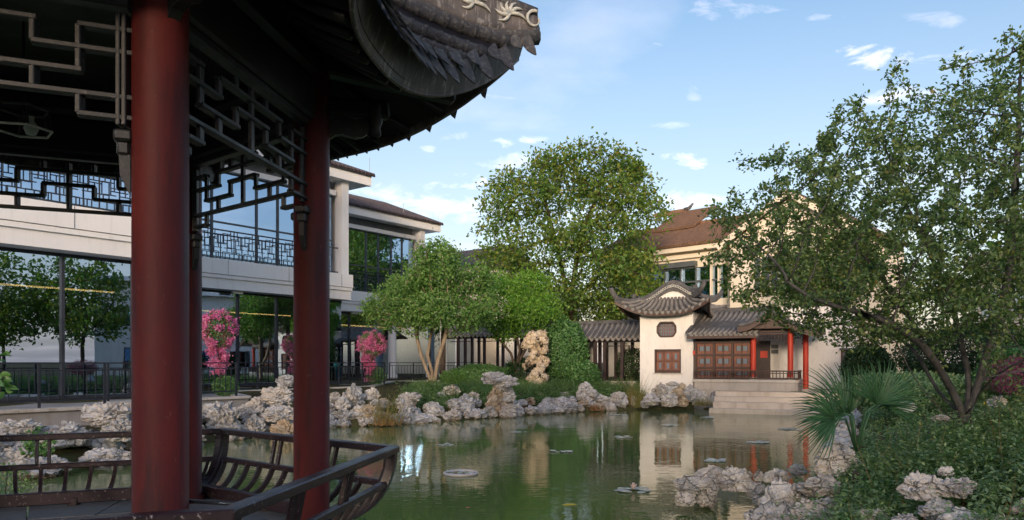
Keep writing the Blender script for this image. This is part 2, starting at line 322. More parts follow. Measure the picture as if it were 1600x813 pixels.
def bar(name, a, b, w, h, mat, parent=None, bev=0.):      # box of width w (horizontal) and height h from a to b
    a = Vector(a); b = Vector(b); d = b-a; L_ = d.length; x = d.normalized()
    up = Vector((0, 0, 1)) if abs(x.z) < .95 else Vector((-x.y, x.x, 0)) if abs(x.x)+abs(x.y) > .02 else Vector((0, 1, 0))
    y = up.cross(x).normalized(); z = x.cross(y)
    m4 = Matrix(((x.x, y.x, z.x, (a.x+b.x)/2), (x.y, y.y, z.y, (a.y+b.y)/2), (x.z, y.z, z.z, (a.z+b.z)/2), (0, 0, 0, 1)))
    return ob(name, boxmesh(round(L_, 2) if L_ > .2 else L_, w, h, mat, bev), parent, m4)
def vbar(name, x, y, z0, z1, w, d, mat, parent, rz=0, bev=0.):
    return box(name, (x, y, (z0+z1)/2), (w, d, z1-z0), mat, parent, rz, bev)
def tube(pts, rad, n=8, caps=True):
    pts = [Vector(p) for p in pts]; rad = rad if hasattr(rad, '__len__') else [rad]*len(pts); V = []; Fs = []
    t0 = (pts[1]-pts[0]).normalized(); ref = Vector((0, 0, 1)) if abs(t0.z) < .9 else Vector((1, 0, 0)); u = t0.cross(ref).normalized()
    for i, p in enumerate(pts):
        t = (pts[min(i+1, len(pts)-1)]-pts[max(i-1, 0)]).normalized(); u = (u-t*u.dot(t)).normalized(); v = t.cross(u)
        for k_ in range(n):
            a = 2*PI*k_/n; V.append(p+(u*math.cos(a)+v*math.sin(a))*rad[i])
    for i in range(len(pts)-1):
        for k_ in range(n):
            Fs.append((i*n+k_, i*n+(k_+1) % n, (i+1)*n+(k_+1) % n, (i+1)*n+k_))
    if caps: Fs.append(tuple(range(n-1, -1, -1))); Fs.append(tuple(range((len(pts)-1)*n, len(pts)*n)))
    return V, Fs
def ribbon(pa, pb, thick, mat=None):      # solid strip between two polylines of equal count, thickened along local normal
    pa = [Vector(p) for p in pa]; pb = [Vector(p) for p in pb]; n = len(pa); V = []; Fs = []
    for i in range(n):
        t = pa[min(i+1, n-1)]-pa[max(i-1, 0)]; nn = t.cross(pb[i]-pa[i]).normalized()*thick/2
        V += [pa[i]-nn, pb[i]-nn, pb[i]+nn, pa[i]+nn]
    for i in range(n-1):
        for k_ in range(4): Fs.append((i*4+k_, i*4+(k_+1) % 4, (i+1)*4+(k_+1) % 4, (i+1)*4+k_))
    Fs += [(3, 2, 1, 0), tuple((n-1)*4+k_ for k_ in range(4))]; return V, Fs
class MB:
    def __init__(s): s.V = []; s.F = []
    def add(s, V, Fs): o = len(s.V); s.V += [tuple(v) for v in V]; s.F += [tuple(i+o for i in f) for f in Fs]; return s
    def box(s, c, z, rz=0):
        ca, sa = math.cos(rz), math.sin(rz); V = []
        for i in (-1, 1):
            for j in (-1, 1):
                for k_ in (-1, 1): x, y = i*z[0]/2, j*z[1]/2; V.append((c[0]+x*ca-y*sa, c[1]+x*sa+y*ca, c[2]+k_*z[2]/2))
        return s.add(V, [(0, 1, 3, 2), (4, 6, 7, 5), (0, 4, 5, 1), (2, 3, 7, 6), (0, 2, 6, 4), (1, 5, 7, 3)])
    def obj(s, name, mat, parent=None, smooth=False): return ob(name, mdata(name, s.V, s.F, mat, smooth), parent)
def prism(poly, z0, z1):
    n = len(poly); V = [(p[0], p[1], z0) for p in poly]+[(p[0], p[1], z1) for p in poly]
    Fs = [(i, (i+1) % n, n+(i+1) % n, n+i) for i in range(n)]+[tuple(range(n-1, -1, -1)), tuple(range(n, 2*n))]; return V, Fs
def P(x, y, Y): return Vector(((x-800)/F*Y, Y, EYE-(y-HY)/F*Y))
def lathe(prof, n=16):
    V = []; Fs = []
    for r, z in prof:
        for k_ in range(n): V.append((r*math.cos(2*PI*k_/n), r*math.sin(2*PI*k_/n), z))
    for i in range(len(prof)-1):
        for k_ in range(n): Fs.append((i*n+k_, i*n+(k_+1) % n, (i+1)*n+(k_+1) % n, (i+1)*n+k_))
    return V, Fs

# ------------------------------------------------------------------ ground, water
POND = [(-20, -4), (-20, 4), (-13.0, 13.2), (-9.6, 15.6), (-8.6, 18.5), (-7.9, 21.2), (-6.9, 24.2), (-4.6, 25.4), (-2.6, 27.2), (-.6, 29.4), (2.9, 32.2), (6, 34.2), (8.6, 34.6), (10.2, 34.0),
        (14.2, 32.0), (13.0, 28), (10.0, 22), (7.6, 17), (6.6, 14.2), (5.6, 12.4), (4.5, 11.0), (3.6, 9.4), (2.6, 7.4), (1.2, 5), (.7, 2.4), (.6, -4)]
def poly_sd(X, Y, poly):
    d = np.full(X.shape, 1e9); ins = np.zeros(X.shape, bool); n = len(poly)
    for i in range(n):
        ax, ay = poly[i]; bx, by = poly[(i+1) % n]; ex, ey = bx-ax, by-ay
        t = np.clip(((X-ax)*ex+(Y-ay)*ey)/(ex*ex+ey*ey), 0, 1); d = np.minimum(d, np.hypot(X-ax-t*ex, Y-ay-t*ey))
        with np.errstate(divide='ignore', invalid='ignore'):
            c = ((ay > Y) != (by > Y)) & (X < (bx-ax)*(Y-ay)/(by-ay+1e-12)+ax)
        ins ^= c
    return np.where(ins, -d, d)
def gz(X, Y):
    X = np.asarray(X, float); Y = np.asarray(Y, float); s = poly_sd(X, Y, POND)
    h = np.where(s < 0, np.maximum(-.7, s*1.2), np.minimum(.12+.28*s, .75+.05*np.minimum(s, 6)))
    h = np.where(s > 0, np.maximum(h, .06), h)
    mound = .5*np.exp(-(((X-6.6)/2.6)**2+((Y-9.4)/2.6)**2)); h = h+np.where(s > -.3, mound*np.clip(s+.3, 0, 1), 0)
    near = np.clip((X+1)/1, 0, 1)*np.clip((4-Y)/2, 0, 1); h = np.where(s > 0, np.minimum(h, 3-2.4*near), h)
    return h+.05*np.sin(X*1.7+1)*np.cos(Y*1.3)*np.clip(s, 0, 1)
def make_ground():
    xs = np.concatenate([[-1500, -600, -250, -120, -70, -45], np.arange(-30, 30.01, .4), [45, 70, 120, 250, 600, 1500]])
    ys = np.concatenate([[-900, -300, -100, -40, -15], np.arange(-6, 50.01, .4), [60, 80, 120, 250, 600, 1800]])
    X, Y = np.meshgrid(xs, ys); Z = gz(X, Y); V = np.stack([X, Y, Z], -1).reshape(-1, 3); nx = len(xs); ny = len(ys)
    i = np.arange(ny-1)[:, None]*nx+np.arange(nx-1)[None]; i = i.ravel()
    o = ob('ground', npmesh('ground', V, np.stack([i, i+1, i+nx+1, i+nx], -1), 'soil', True)); tag(o, kind='structure')
make_ground()
w_ = ob('water', mdata('water', [(-21, -5, 0), (16, -5, 0), (16, 37, 0), (-21, 37, 0)], [(0, 1, 2, 3)], 'water')); tag(w_, kind='structure')

bounce_paving = ob('paving', mdata('paving', [(1.0, -70, .42), (24, -70, .42), (24, 1.2, .42), (1.0, 1.2, .42), (-45, -70, .42), (1.0, -6, .42), (-45, -6, .42)], [(0, 1, 2, 3), (4, 0, 5, 6)], 'stone')); tag(bounce_paving, kind='structure')  # off-frame pale paving added to bounce light up under the pavilion
# terrace along the left building
TAN = .757; ux, uy = .6035, .7974; nx_, ny_ = .7974, -.6035           # direction along the facade (receding) and its outward normal
def fline(X0, Y): return (X0+TAN*Y, Y)
def offn(p, d): return (p[0]+nx_*d, p[1]+ny_*d)
edge = [offn(fline(-24.7, 4), .25), offn(fline(-24.7, 20.2), .25), offn(fline(-27.1, 20.6), .25), offn(fline(-27.1, 24.1), .3), offn(fline(-32.6, 28.3), .3), offn(fline(-32.6, 34.2), .3),
        (-7.0, 43.4), (-1.6, 45.6), (3.5, 47)]
poly = edge+[(3.5, 60), (-30, 60), (-60, 20), (-60, 4)]
V, Fs = prism(poly, -.6, 1.02); o = ob('terrace', mdata('terrace', V, Fs, 'terrace')); tag(o, kind='structure')
def coping():
    for i in range(len(edge)-2):
        a = Vector(edge[i]+(0,)); b = Vector(edge[i+1]+(0,)); L_ = (b-a).length; n = max(1, int(L_/1.2)); d = (b-a)/n
        for j in range(n):
            p = a+d*j+d.normalized()*.006; q = a+d*(j+1)-d.normalized()*.006; nrm = Vector((d.y, -d.x, 0)).normalized()
            off = nrm*-.12
            bar('coping_stone', p+off+Vector((0, 0, 1.06)), q+off+Vector((0, 0, 1.06)), .42, .08, 'stone', o, .01)
coping()

# ------------------------------------------------------------------ the hexagonal pavilion
CX, CY = -3.203, 4.797; PH = .382
def hv(k_, r, z=0): a = PH+k_*PI/3; return Vector((CX+r*math.cos(a), CY+r*math.sin(a), z))
def hp(ang, r, z=0): return Vector((CX+r*math.cos(ang), CY+r*math.sin(ang), z))
SL = .94
pav = empty('hexagonal_pavilion', (CX, CY, 0), 'dark hexagonal garden pavilion with red columns and upturned black tiled eaves standing in the pond', 'pavilion')
def pavilion():
    p = pav
    V, Fs = prism([hv(k_, 2.12) for k_ in range(6)], -.6, SL-.09); ob('stone_base', mdata('base', V, Fs, 'plinth'), p)
    # seat ring slabs, in pieces per side
    for k_ in range(6):
        nseg = 3
        for j in range(nseg):
            def ed(t, r): return hv(k_, r).lerp(hv(k_+1, r), t)
            t0 = j/nseg+.004; t1 = (j+1)/nseg-.004
            V, Fs = prism([ed(t0, 2.2), ed(t1, 2.2), ed(t1, 1.45), ed(t0, 1.45)], SL-.085, SL); ob('seat_slab', mdata('slab', V, Fs, 'slab'), p)
    V, Fs = prism([hv(k_, 1.44) for k_ in range(6)], SL-.088, SL-.05); ob('floor_slab', mdata('floor_slab', V, Fs, 'slab'), p)
    # columns
    prof = [(.15, SL), (.15, SL+.05), (.131, SL+.06), (.131, 4.35)]
    cm = mdata('column', *lathe(prof, 28), 'lacquer', True)
    dv, df = lathe([(.24, SL-.01), (.24, SL+.03), (.2, SL+.075), (.15, SL+.09)], 24); dm = mdata('drum', dv, df, 'plinth', True)
    for k_ in range(6):
        q = hv(k_, 1.834); c_ = ob('column', cm, p, Matrix.Translation((q.x, q.y, 0)))
    # beams, lattices
    T = 3.93; Bz = 3.40
    def lattice(k_, k2):
        a = hv(k_, 1.834); b = hv(k2, 1.834); d = (b-a).normalized(); a = a+d*.135; b = b-d*.135; L_ = (b-a).length; mid = (a+b)/2
        fr = Matrix.Identity(4)
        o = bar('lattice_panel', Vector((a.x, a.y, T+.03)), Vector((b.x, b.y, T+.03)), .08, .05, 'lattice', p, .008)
        def seg(u0, z0, u1, z1, w=.026, dd=.055, nm='lattice_bar'):
            bar(nm, mid+d*u0+Vector((0, 0, z0)), mid+d*u1+Vector((0, 0, z1)), dd if abs(z1-z0) < 1e-4 else w, w if abs(z1-z0) < 1e-4 else dd, 'lattice', o, .004)
        u = L_/8.3; z = [T-.02, T-.10, T-.21, T-.32, T-.43, T-.53]
        def H(i, u0, u1): seg(u0*u-.013*(1 if u0 < u1 else -1), z[i], u1*u+.013, z[i])
        def Vv(uu, i, j): 
            seg(uu*u, z[i], uu*u, z[j], .026, .052)
        h = L_/2/u
        H(1, -2, 2); Vv(-1, 0, 1); Vv(1, 0, 1)
        H(2, -1, 1)
        for s in (-1, 1):
            Vv(2*s, 1, 2); a_, b_ = sorted((2*s, h*s)); H(2, a_, b_); Vv(s, 2, 3); a_, b_ = sorted((s, 3*s)); H(3, a_, b_); Vv(3*s, 1, 3)
            a_, b_ = sorted((3*s, h*s)); H(1, a_, b_); Vv(2*s, 3, 4); Vv(3*s, 4, 5); a_, b_ = sorted((3*s, h*s)); H(5, a_, b_)
        H(4, -h, h); Vv(0, 0, 4)
        for s in (-1, 1):
            for t in (0, .03):
                q = mid+d*s*(L_/2-.018-t); seg((L_/2-.015-t)*s, T-.02, (L_/2-.015-t)*s, 3.36, .022, .075-t*.6, 'frame_post')
            q = mid+d*s*(L_/2-.03); box('pendant', (q.x, q.y, 3.31), (.085, .095, .06), 'lattice', o, math.atan2(d.y, d.x), .012)
            box('pendant', (q.x, q.y, 3.25), (.06, .065, .07), 'lattice', o, math.atan2(d.y, d.x), .012)
            # carved bracket under the pendant, against the column
            zz = 3.36; q2 = mid+d*s*(L_/2+.0)
            V = []; pr = [(0, 0), (.05, 0), (.045, -.10), (.015, -.17), (0, -.2)]
            for t in (-.02, .02):
                for (pu, pz) in pr:
                    w = q2-d*s*pu; V.append((w.x-d.y*t, w.y+d.x*t, 3.22+pz))
            n = len(pr); Fs = [tuple(range(n)), tuple(range(2*n-1, n-1, -1))]+[(i, n+i, n+(i+1) % n, (i+1) % n) for i in range(n)]
            ob('bracket', mdata('bracket', V, Fs, 'lattice'), o)
    for k_ in range(6): lattice(k_, k_+1)
    for k_ in range(6):
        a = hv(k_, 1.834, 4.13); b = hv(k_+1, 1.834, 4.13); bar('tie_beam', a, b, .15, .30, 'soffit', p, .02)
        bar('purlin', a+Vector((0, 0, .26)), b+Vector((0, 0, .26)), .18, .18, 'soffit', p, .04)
    # roof
    def er(dl): return 2.42/math.cos(dl)+.74*(abs(dl)/R(30))**2.8
    def ez(dl): return 4.05+.69*(abs(dl)/R(30))**4.2
    AP = 6.9
    def surf(ang, dl, t, off=0):    # t 0 at the eave, 1 at the apex
        r = er(dl)*(1-t)+.05*t; z = (ez(dl)+off)*(1-t)**1.0+AP*t; z -= .60*math.sin(PI*t)*(1-.3*t)*(1-.12*(abs(dl)/R(30))**2); return hp(ang, r, z)
    nA = 14; nT = 10
    for k_ in range(6):
        mid = PH+(k_+.5)*PI/3
        top = []; bot = []
        for i in range(nA+1):
            dl = R(-30+60*i/nA); top.append([surf(mid+dl, dl, j/nT, .22) for j in range(nT+1)]); bot.append([surf(mid+dl, dl, j/nT, .03) for j in range(nT+1)])
        V = []; Fs = []
        for g in (top, bot):
            for row in g: V += row
        W_ = nT+1; N_ = (nA+1)*W_
        for i in range(nA):
            for j in range(nT):
                a = i*W_+j; Fs.append((a, a+W_, a+W_+1, a+1)); Fs.append((N_+a, N_+a+1, N_+a+W_+1, N_+a+W_))
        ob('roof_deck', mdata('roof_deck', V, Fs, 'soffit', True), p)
        # rafters fan under the deck
        for i in range(15):
            dl = R(-28+56*i/14); pts = [surf(mid+dl, dl, t, -.035)+Vector((0, 0, .0)) for t in (.03, .12, .22, .34)]
            if abs(k_-5) <= 1 or k_ == 0: ob('rafter', mdata('rafter', *tube(pts, .032, 6), 'soffit', True), p)
        # fascia board that hangs from the eave
        n = 40; A_ = []; B_ = []; C_ = []
        for i in range(n+1):
            dl = R(-30+60*i/n); q = hp(mid+dl, er(dl)-.03, ez(dl)); A_.append(q); B_.append(hp(mid+dl, er(dl)+.045, ez(dl)+.235))
            C_.append(hp(mid+dl, er(dl)-.03, ez(dl)-.012))
        f_ = ob('fascia_board', mdata('fascia', *ribbon(A_, B_, .03), 'fascia', False), p)
        ob('fascia_lip', mdata('lip', *tube(C_, .016, 6), 'fascia', True), f_)
        # tile rows with drip tiles
        m = 19
        for i in range(m):
            s = (i+.5)/m*2-1; x = s*1.56; dl0 = math.atan2(x, 2.70)  # rows fan a little to the corner
            dl0 = max(-R(28.5), min(R(28.5), s*R(29.2)))
            pts = []
            for j in range(9):
                t = -.012+j/8*.93*(1-.55*abs(s)) ; dl = dl0*(1-.0*t); q = surf(mid+dl, dl, max(t, -.02), .25); pts.append(q)
            row = ob('tile_row', mdata('tile_row', *tube(pts, [.056]*9, 8), 'tile_dark', True), p)
            for j in range(10):   # overlapping collars show the single cover tiles near the eave
                t = j*.035; q = surf(mid+dl0, dl0, t, .25); q2 = surf(mid+dl0, dl0, t+.01, .25)
                ob('cover_tile', mdata('cover_tile', *tube([q, q2], [.066, .06], 8), 'tile_dark', True), row) if (k_ in (5, 0)) else None
            # pointed drip tile below, between rows
            for kind, off, (ww, hh), zz in (('drip_tile', (.5/m)*2*R(29.2), (.074, .20), .25), ('end_tile', 0, (.066, .13), .31)):
                dl = dl0+off
                if abs(dl) > R(30): continue
                c = hp(mid+dl, er(dl)+.075, ez(dl)+zz); 
                p0_ = hp(mid+dl-.02, er(dl-.02)); p1_ = hp(mid+dl+.02, er(dl+.02)); tg = (p1_-p0_).normalized(); rad = Vector((tg.y, -tg.x, 0))
                e1 = hp(mid+dl+.02, er(dl+.02 if dl < 0 else dl-.02)+.075, ez(dl+.02 if dl < 0 else dl-.02)+zz)
                sl = (ez(min(dl+.03, R(32)))-ez(dl-.03))/(.06*er(dl)); tg = Vector((tg.x, tg.y, sl)).normalized()
                dn = Vector((0, 0, -1))+rad*.45
                pr = [(-1, 0), (-.98, .25), (-.8, .55), (-.45, .8), (0, 1), (.45, .8), (.8, .55), (.98, .25), (1, 0)]
                V = []
                for th in (0, .014):
                    for (a, b) in pr: V.append(c+tg*a*ww+dn*b*hh+rad*(th+.03*(1-a*a)))
                nn = len(pr); Fs = [tuple(range(nn-1, -1, -1)), tuple(range(nn, 2*nn))]+[(i2, (i2+1) % nn, nn+(i2+1) % nn, nn+i2) for i2 in range(nn)]
                ob(kind, mdata(kind, V, Fs, 'tile_dark'), row)
    # corner hips
    for k_ in range(6):
        a = PH+k_*PI/3
        ln = []
        for j in range(22):
            t = j/21; r = 3.52*(1-t)+.12*t
            z = ez(R(30))*(1-t)+AP*t-.53*math.sin(PI*t)*(1-.3*t)
            lift = .14*max(0, 1-t/.14)**1.8; r2 = r+.16*max(0, 1-t/.12)**1.2
            ln.append((r2, z+lift+.07))
        A_ = [hp(a, r, z) for r, z in ln]; B_ = [hp(a, r-.02, z+.34-.17*max(0, 1-i/2.5)**1.5) for i, (r, z) in enumerate(ln)]
        h_ = ob('hip_ridge', mdata('hip_ridge', *ribbon(A_, B_, .11), 'fascia', False), p)
        ob('ridge_cap', mdata('ridge_cap', *tube(B_, .065, 10), 'tile_dark', True), h_)
        ob('ridge_moulding', mdata('ridge_moulding', *tube([q.lerp(w, .22) for q, w in zip(A_, B_)], .068, 8), 'fascia', True), h_)
        ob('ridge_moulding', mdata('ridge_moulding', *tube([q.lerp(w, .0) for q, w in zip(A_, B_)], .075, 8), 'tile_dark', True), h_)
        # swirl at the tip and leaf ornaments on both cheeks
        tg = Vector((math.cos(a), math.sin(a), 0)); sd_ = Vector((-tg.y, tg.x, 0))
        base = A_[0].lerp(B_[0], .4)-tg*.05
        for s in (-1, 1):
            pts = []
            for i in range(17):
                th = i/16*PI*1.75; rr = .075-.0022*i; pts.append(base+sd_*s*.075+tg*(rr*math.cos(th+1.2))+Vector((0, 0, rr*math.sin(th+1.2)+.03)))
            ob('scroll_ornament', mdata('scroll', *tube(pts, [.016-.0006*i for i in range(17)], 6), 'ivory', True), h_)
            for q0 in (1.1, 2.6, 4.6):
                i0 = int(q0); f0 = q0-i0; o_ = A_[i0].lerp(A_[i0+1], f0).lerp(B_[i0].lerp(B_[i0+1], f0), .62)+sd_*s*.065
                along = (A_[i0]-A_[i0+1]).normalized(); upv = (B_[i0]-A_[i0]).normalized(); mb = MB()
                for (ang, ln_) in ((-25, .15), (10, .12), (45, .11), (85, .10), (125, .11), (160, .13), (200, .12)):
                    dr = along*math.cos(R(ang))+upv*math.sin(R(ang)); pr = along*-math.sin(R(ang))+upv*math.cos(R(ang)); pts = []
                    for i in range(6): t = i/5; pts.append(o_+dr*ln_*t+pr*.035*math.sin(t*2.6)*1.0)
                    mb.add(*tube(pts, [.010, .016, .017, .014, .009, .003], 5))
                mb.obj('leaf_ornament', 'ivory', h_, True)
        # hip beam under the corner, with a carved end and a hanging post
        bar('hip_beam', hv(k_, 1.2, 4.50), hv(k_, 2.95, 4.36), .13, .16, 'soffit', p, .02)
        bar('hip_beam', hv(k_, 1.9, 4.12), hv(k_, 2.42, 4.16), .10, .14, 'soffit', p, .03)
        V, Fs = lathe([(.03, 0), (.06, .03), (.05, .08), (.07, .12), (.07, .25)], 10); q = hv(k_, 2.3); ob('hanging_post', mdata('hanging_post', V, Fs, 'soffit', True), p, Matrix.Translation((q.x, q.y, 3.93)))
        # S-shaped bracket at the column head
        for dirk in (k_,):
            pts = [hv(k_, 1.9+.42*t, 3.86+.22*t+.05*math.sin(t*2*PI)) for t in [i/8 for i in range(9)]]
            A2 = [q+Vector((0, 0, -.05)) for q in pts]; B2 = [q+Vector((0, 0, .09)) for q in pts]; ob('column_bracket', mdata('col_bracket', *ribbon(A2, B2, .06), 'lattice'), p)
    # ceiling frame and lamp
    V, Fs = prism([hv(k_, 1.75) for k_ in range(6)], 4.45, 4.48); ob('ceiling_panel', mdata('ceil', V, Fs, 'soffit'), p)
    # finial
    V, Fs = lathe([(.25, 0), (.3, .15), (.12, .3), (.2, .5), (.22, .7), (.05, .95), (.0, 1.0)], 16); ob('finial', mdata('finial', V, Fs, 'tile_dark', True), p, Matrix.Translation((CX, CY, AP-.1)))
    # leaning bench backs
    for k_ in range(6):
        if k_ == 3: continue            # the way in, behind the columns
        def rp(t, s, dz=0):             # t along side 0..1, s 0 base .. 1 top
            r = 2.08+.375*math.sin(s*PI/2); q = hv(k_, r).lerp(hv(k_+1, r), t); q.z = SL+.09+.49*(1-math.cos(s*PI/2))+dz; return q
        b_ = bar('bench_back', rp(-.012, 1), rp(1.012, 1), .085, .055, 'rail', p, .008)
        sm = .64
        bar('middle_rail', rp(0, sm), rp(1, sm), .05, .05, 'rail', b_, .008)
        bar('base_rail', rp(-.005, 0, -.02), rp(1.005, 0, -.02), .07, .11, 'rail', b_, .008)
        for t in (.04, .5, .96) if True else ():
            bar('rail_foot', rp(t, 0, -.02), rp(t, 0, -.09), .09, .07, 'rail', b_, .005)
        nb = 12
        for i in range(nb):
            t = (i+.5)/nb; pa = []; pb = []
            for j in range(7):
                s = j/6*sm; q = rp(t, s); pa.append(q-(hv(k_+1, 1)-hv(k_, 1)).normalized()*.014); pb.append(q+(hv(k_+1, 1)-hv(k_, 1)).normalized()*.014)
            ob('baluster', mdata('baluster', *ribbon(pa, pb, .042), 'rail'), b_)
        for t in (.30, .62):
            for o2 in (-.02, .02): bar('short_strut', rp(t+o2, sm, .02), rp(t+o2, 1, -.02), .035, .03, 'rail', b_, .004)
        # corner post
        dd = (hv(k_+1, 1)-hv(k_, 1)).normalized(); pa = []; pb = []
        for j in range(11): q = rp(.0, j/10); pa.append(q-dd*.005); pb.append(q+dd*.065)
        ob('corner_post', mdata('corner_post', *ribbon(pa, pb, .065), 'rail'), b_)
        pa = []; pb = []
        for j in range(11): q = rp(1., j/10); pa.append(q+dd*.005); pb.append(q-dd*.065)
        ob('corner_post', mdata('corner_post', *ribbon(pa, pb, .065), 'rail'), b_)
    # thin steel stay between column and rail
    q = hv(-1, 1.834); V, Fs = tube([Vector((q.x+.1, q.y+.08, 1.49)), hv(-1, 2.44, 1.5).lerp(hv(0, 2.44, 1.5), .12)], .011, 8); ob('steel_stay', mdata('stay', V, Fs, 'steel', True), p)
pavilion()
lmp = empty('pavilion_ceiling_lamp', (CX, CY, 3.70), 'unlit hexagonal lantern frame with round opal bulb hanging inside the pavilion', 'lamp')
V, Fs = tube([hp(k_*PI/3+.2, .17, 3.72) for k_ in range(7)], .008, 6); ob('frame', mdata('lampframe', V, Fs, 'ivory'), lmp)
V, Fs = tube([hp(k_*PI/3+.2, .15, 3.86) for k_ in range(7)], .012, 6); ob('upper_frame', mdata('lampframe2', V, Fs, 'lattice'), lmp)
for k_ in range(6): bar('strut', hp(k_*PI/3+.2, .17, 3.72), hp(k_*PI/3+.2, .15, 3.86), .01, .01, 'lattice', lmp)
ob('bulb', mdata('bulb', *lathe([(0, -.045), (.03, -.035), (.045, 0), (.035, .03), (.018, .05), (.018, .08)], 14), 'bulb', True), lmp, Matrix.Translation((CX+.05, CY, 3.73)))
bar('cord', (CX, CY, 3.8), (CX, CY, 4.45), .01, .01, 'lattice', lmp)

# ------------------------------------------------------------------ terrace fences
def fence(a, b, n_post, label, dens=.2, h=1.1, z=1.10):
    a = Vector((a[0], a[1], z)); b = Vector((b[0], b[1], z)); d = (b-a).normalized(); L_ = (b-a).length; rz = math.atan2(d.y, d.x)
    f = empty('metal_fence', a, label, 'fence', 'black metal fences along the terrace')
    bar('top_rail', a+Vector((0, 0, h-.02)), b+Vector((0, 0, h-.02)), .06, .035, 'steel', f)
    bar('upper_rail', a+Vector((0, 0, h-.20)), b+Vector((0, 0, h-.20)), .035, .03, 'steel', f)
    bar('bottom_rail', a+Vector((0, 0, .16)), b+Vector((0, 0, .16)), .035, .04, 'steel', f)
    for i in range(n_post+1):
        q = a.lerp(b, i/n_post); box('post', (q.x, q.y, z+h/2-.01), (.055, .055, h-.02), 'steel', f, rz)
        if i < n_post:
            m = max(1, round(L_/n_post/dens))
            for j in range(1, m):
                w = a.lerp(b, (i+j/m)/n_post); box('baluster', (w.x, w.y, z+.525), (.02, .02, .71), 'steel', f, rz)
fence(fline(-24.7, 8), fline(-24.7, 20), 10, 'black metal fence on the terrace edge behind the nearest red column', .23)
fence(fline(-27.1, 20.7), fline(-27.1, 23.9), 3, 'short black metal fence in front of the larger pink bougainvillea', .2)
fence(fline(-32.6, 28.4), fline(-32.6, 35), 6, 'black metal fence in front of the smaller pink bougainvillea', .2)
fence((-7.3, 43.6), (-1.9, 45.8), 4, 'black metal fence behind the pale forked trunk of the round tree', .18)

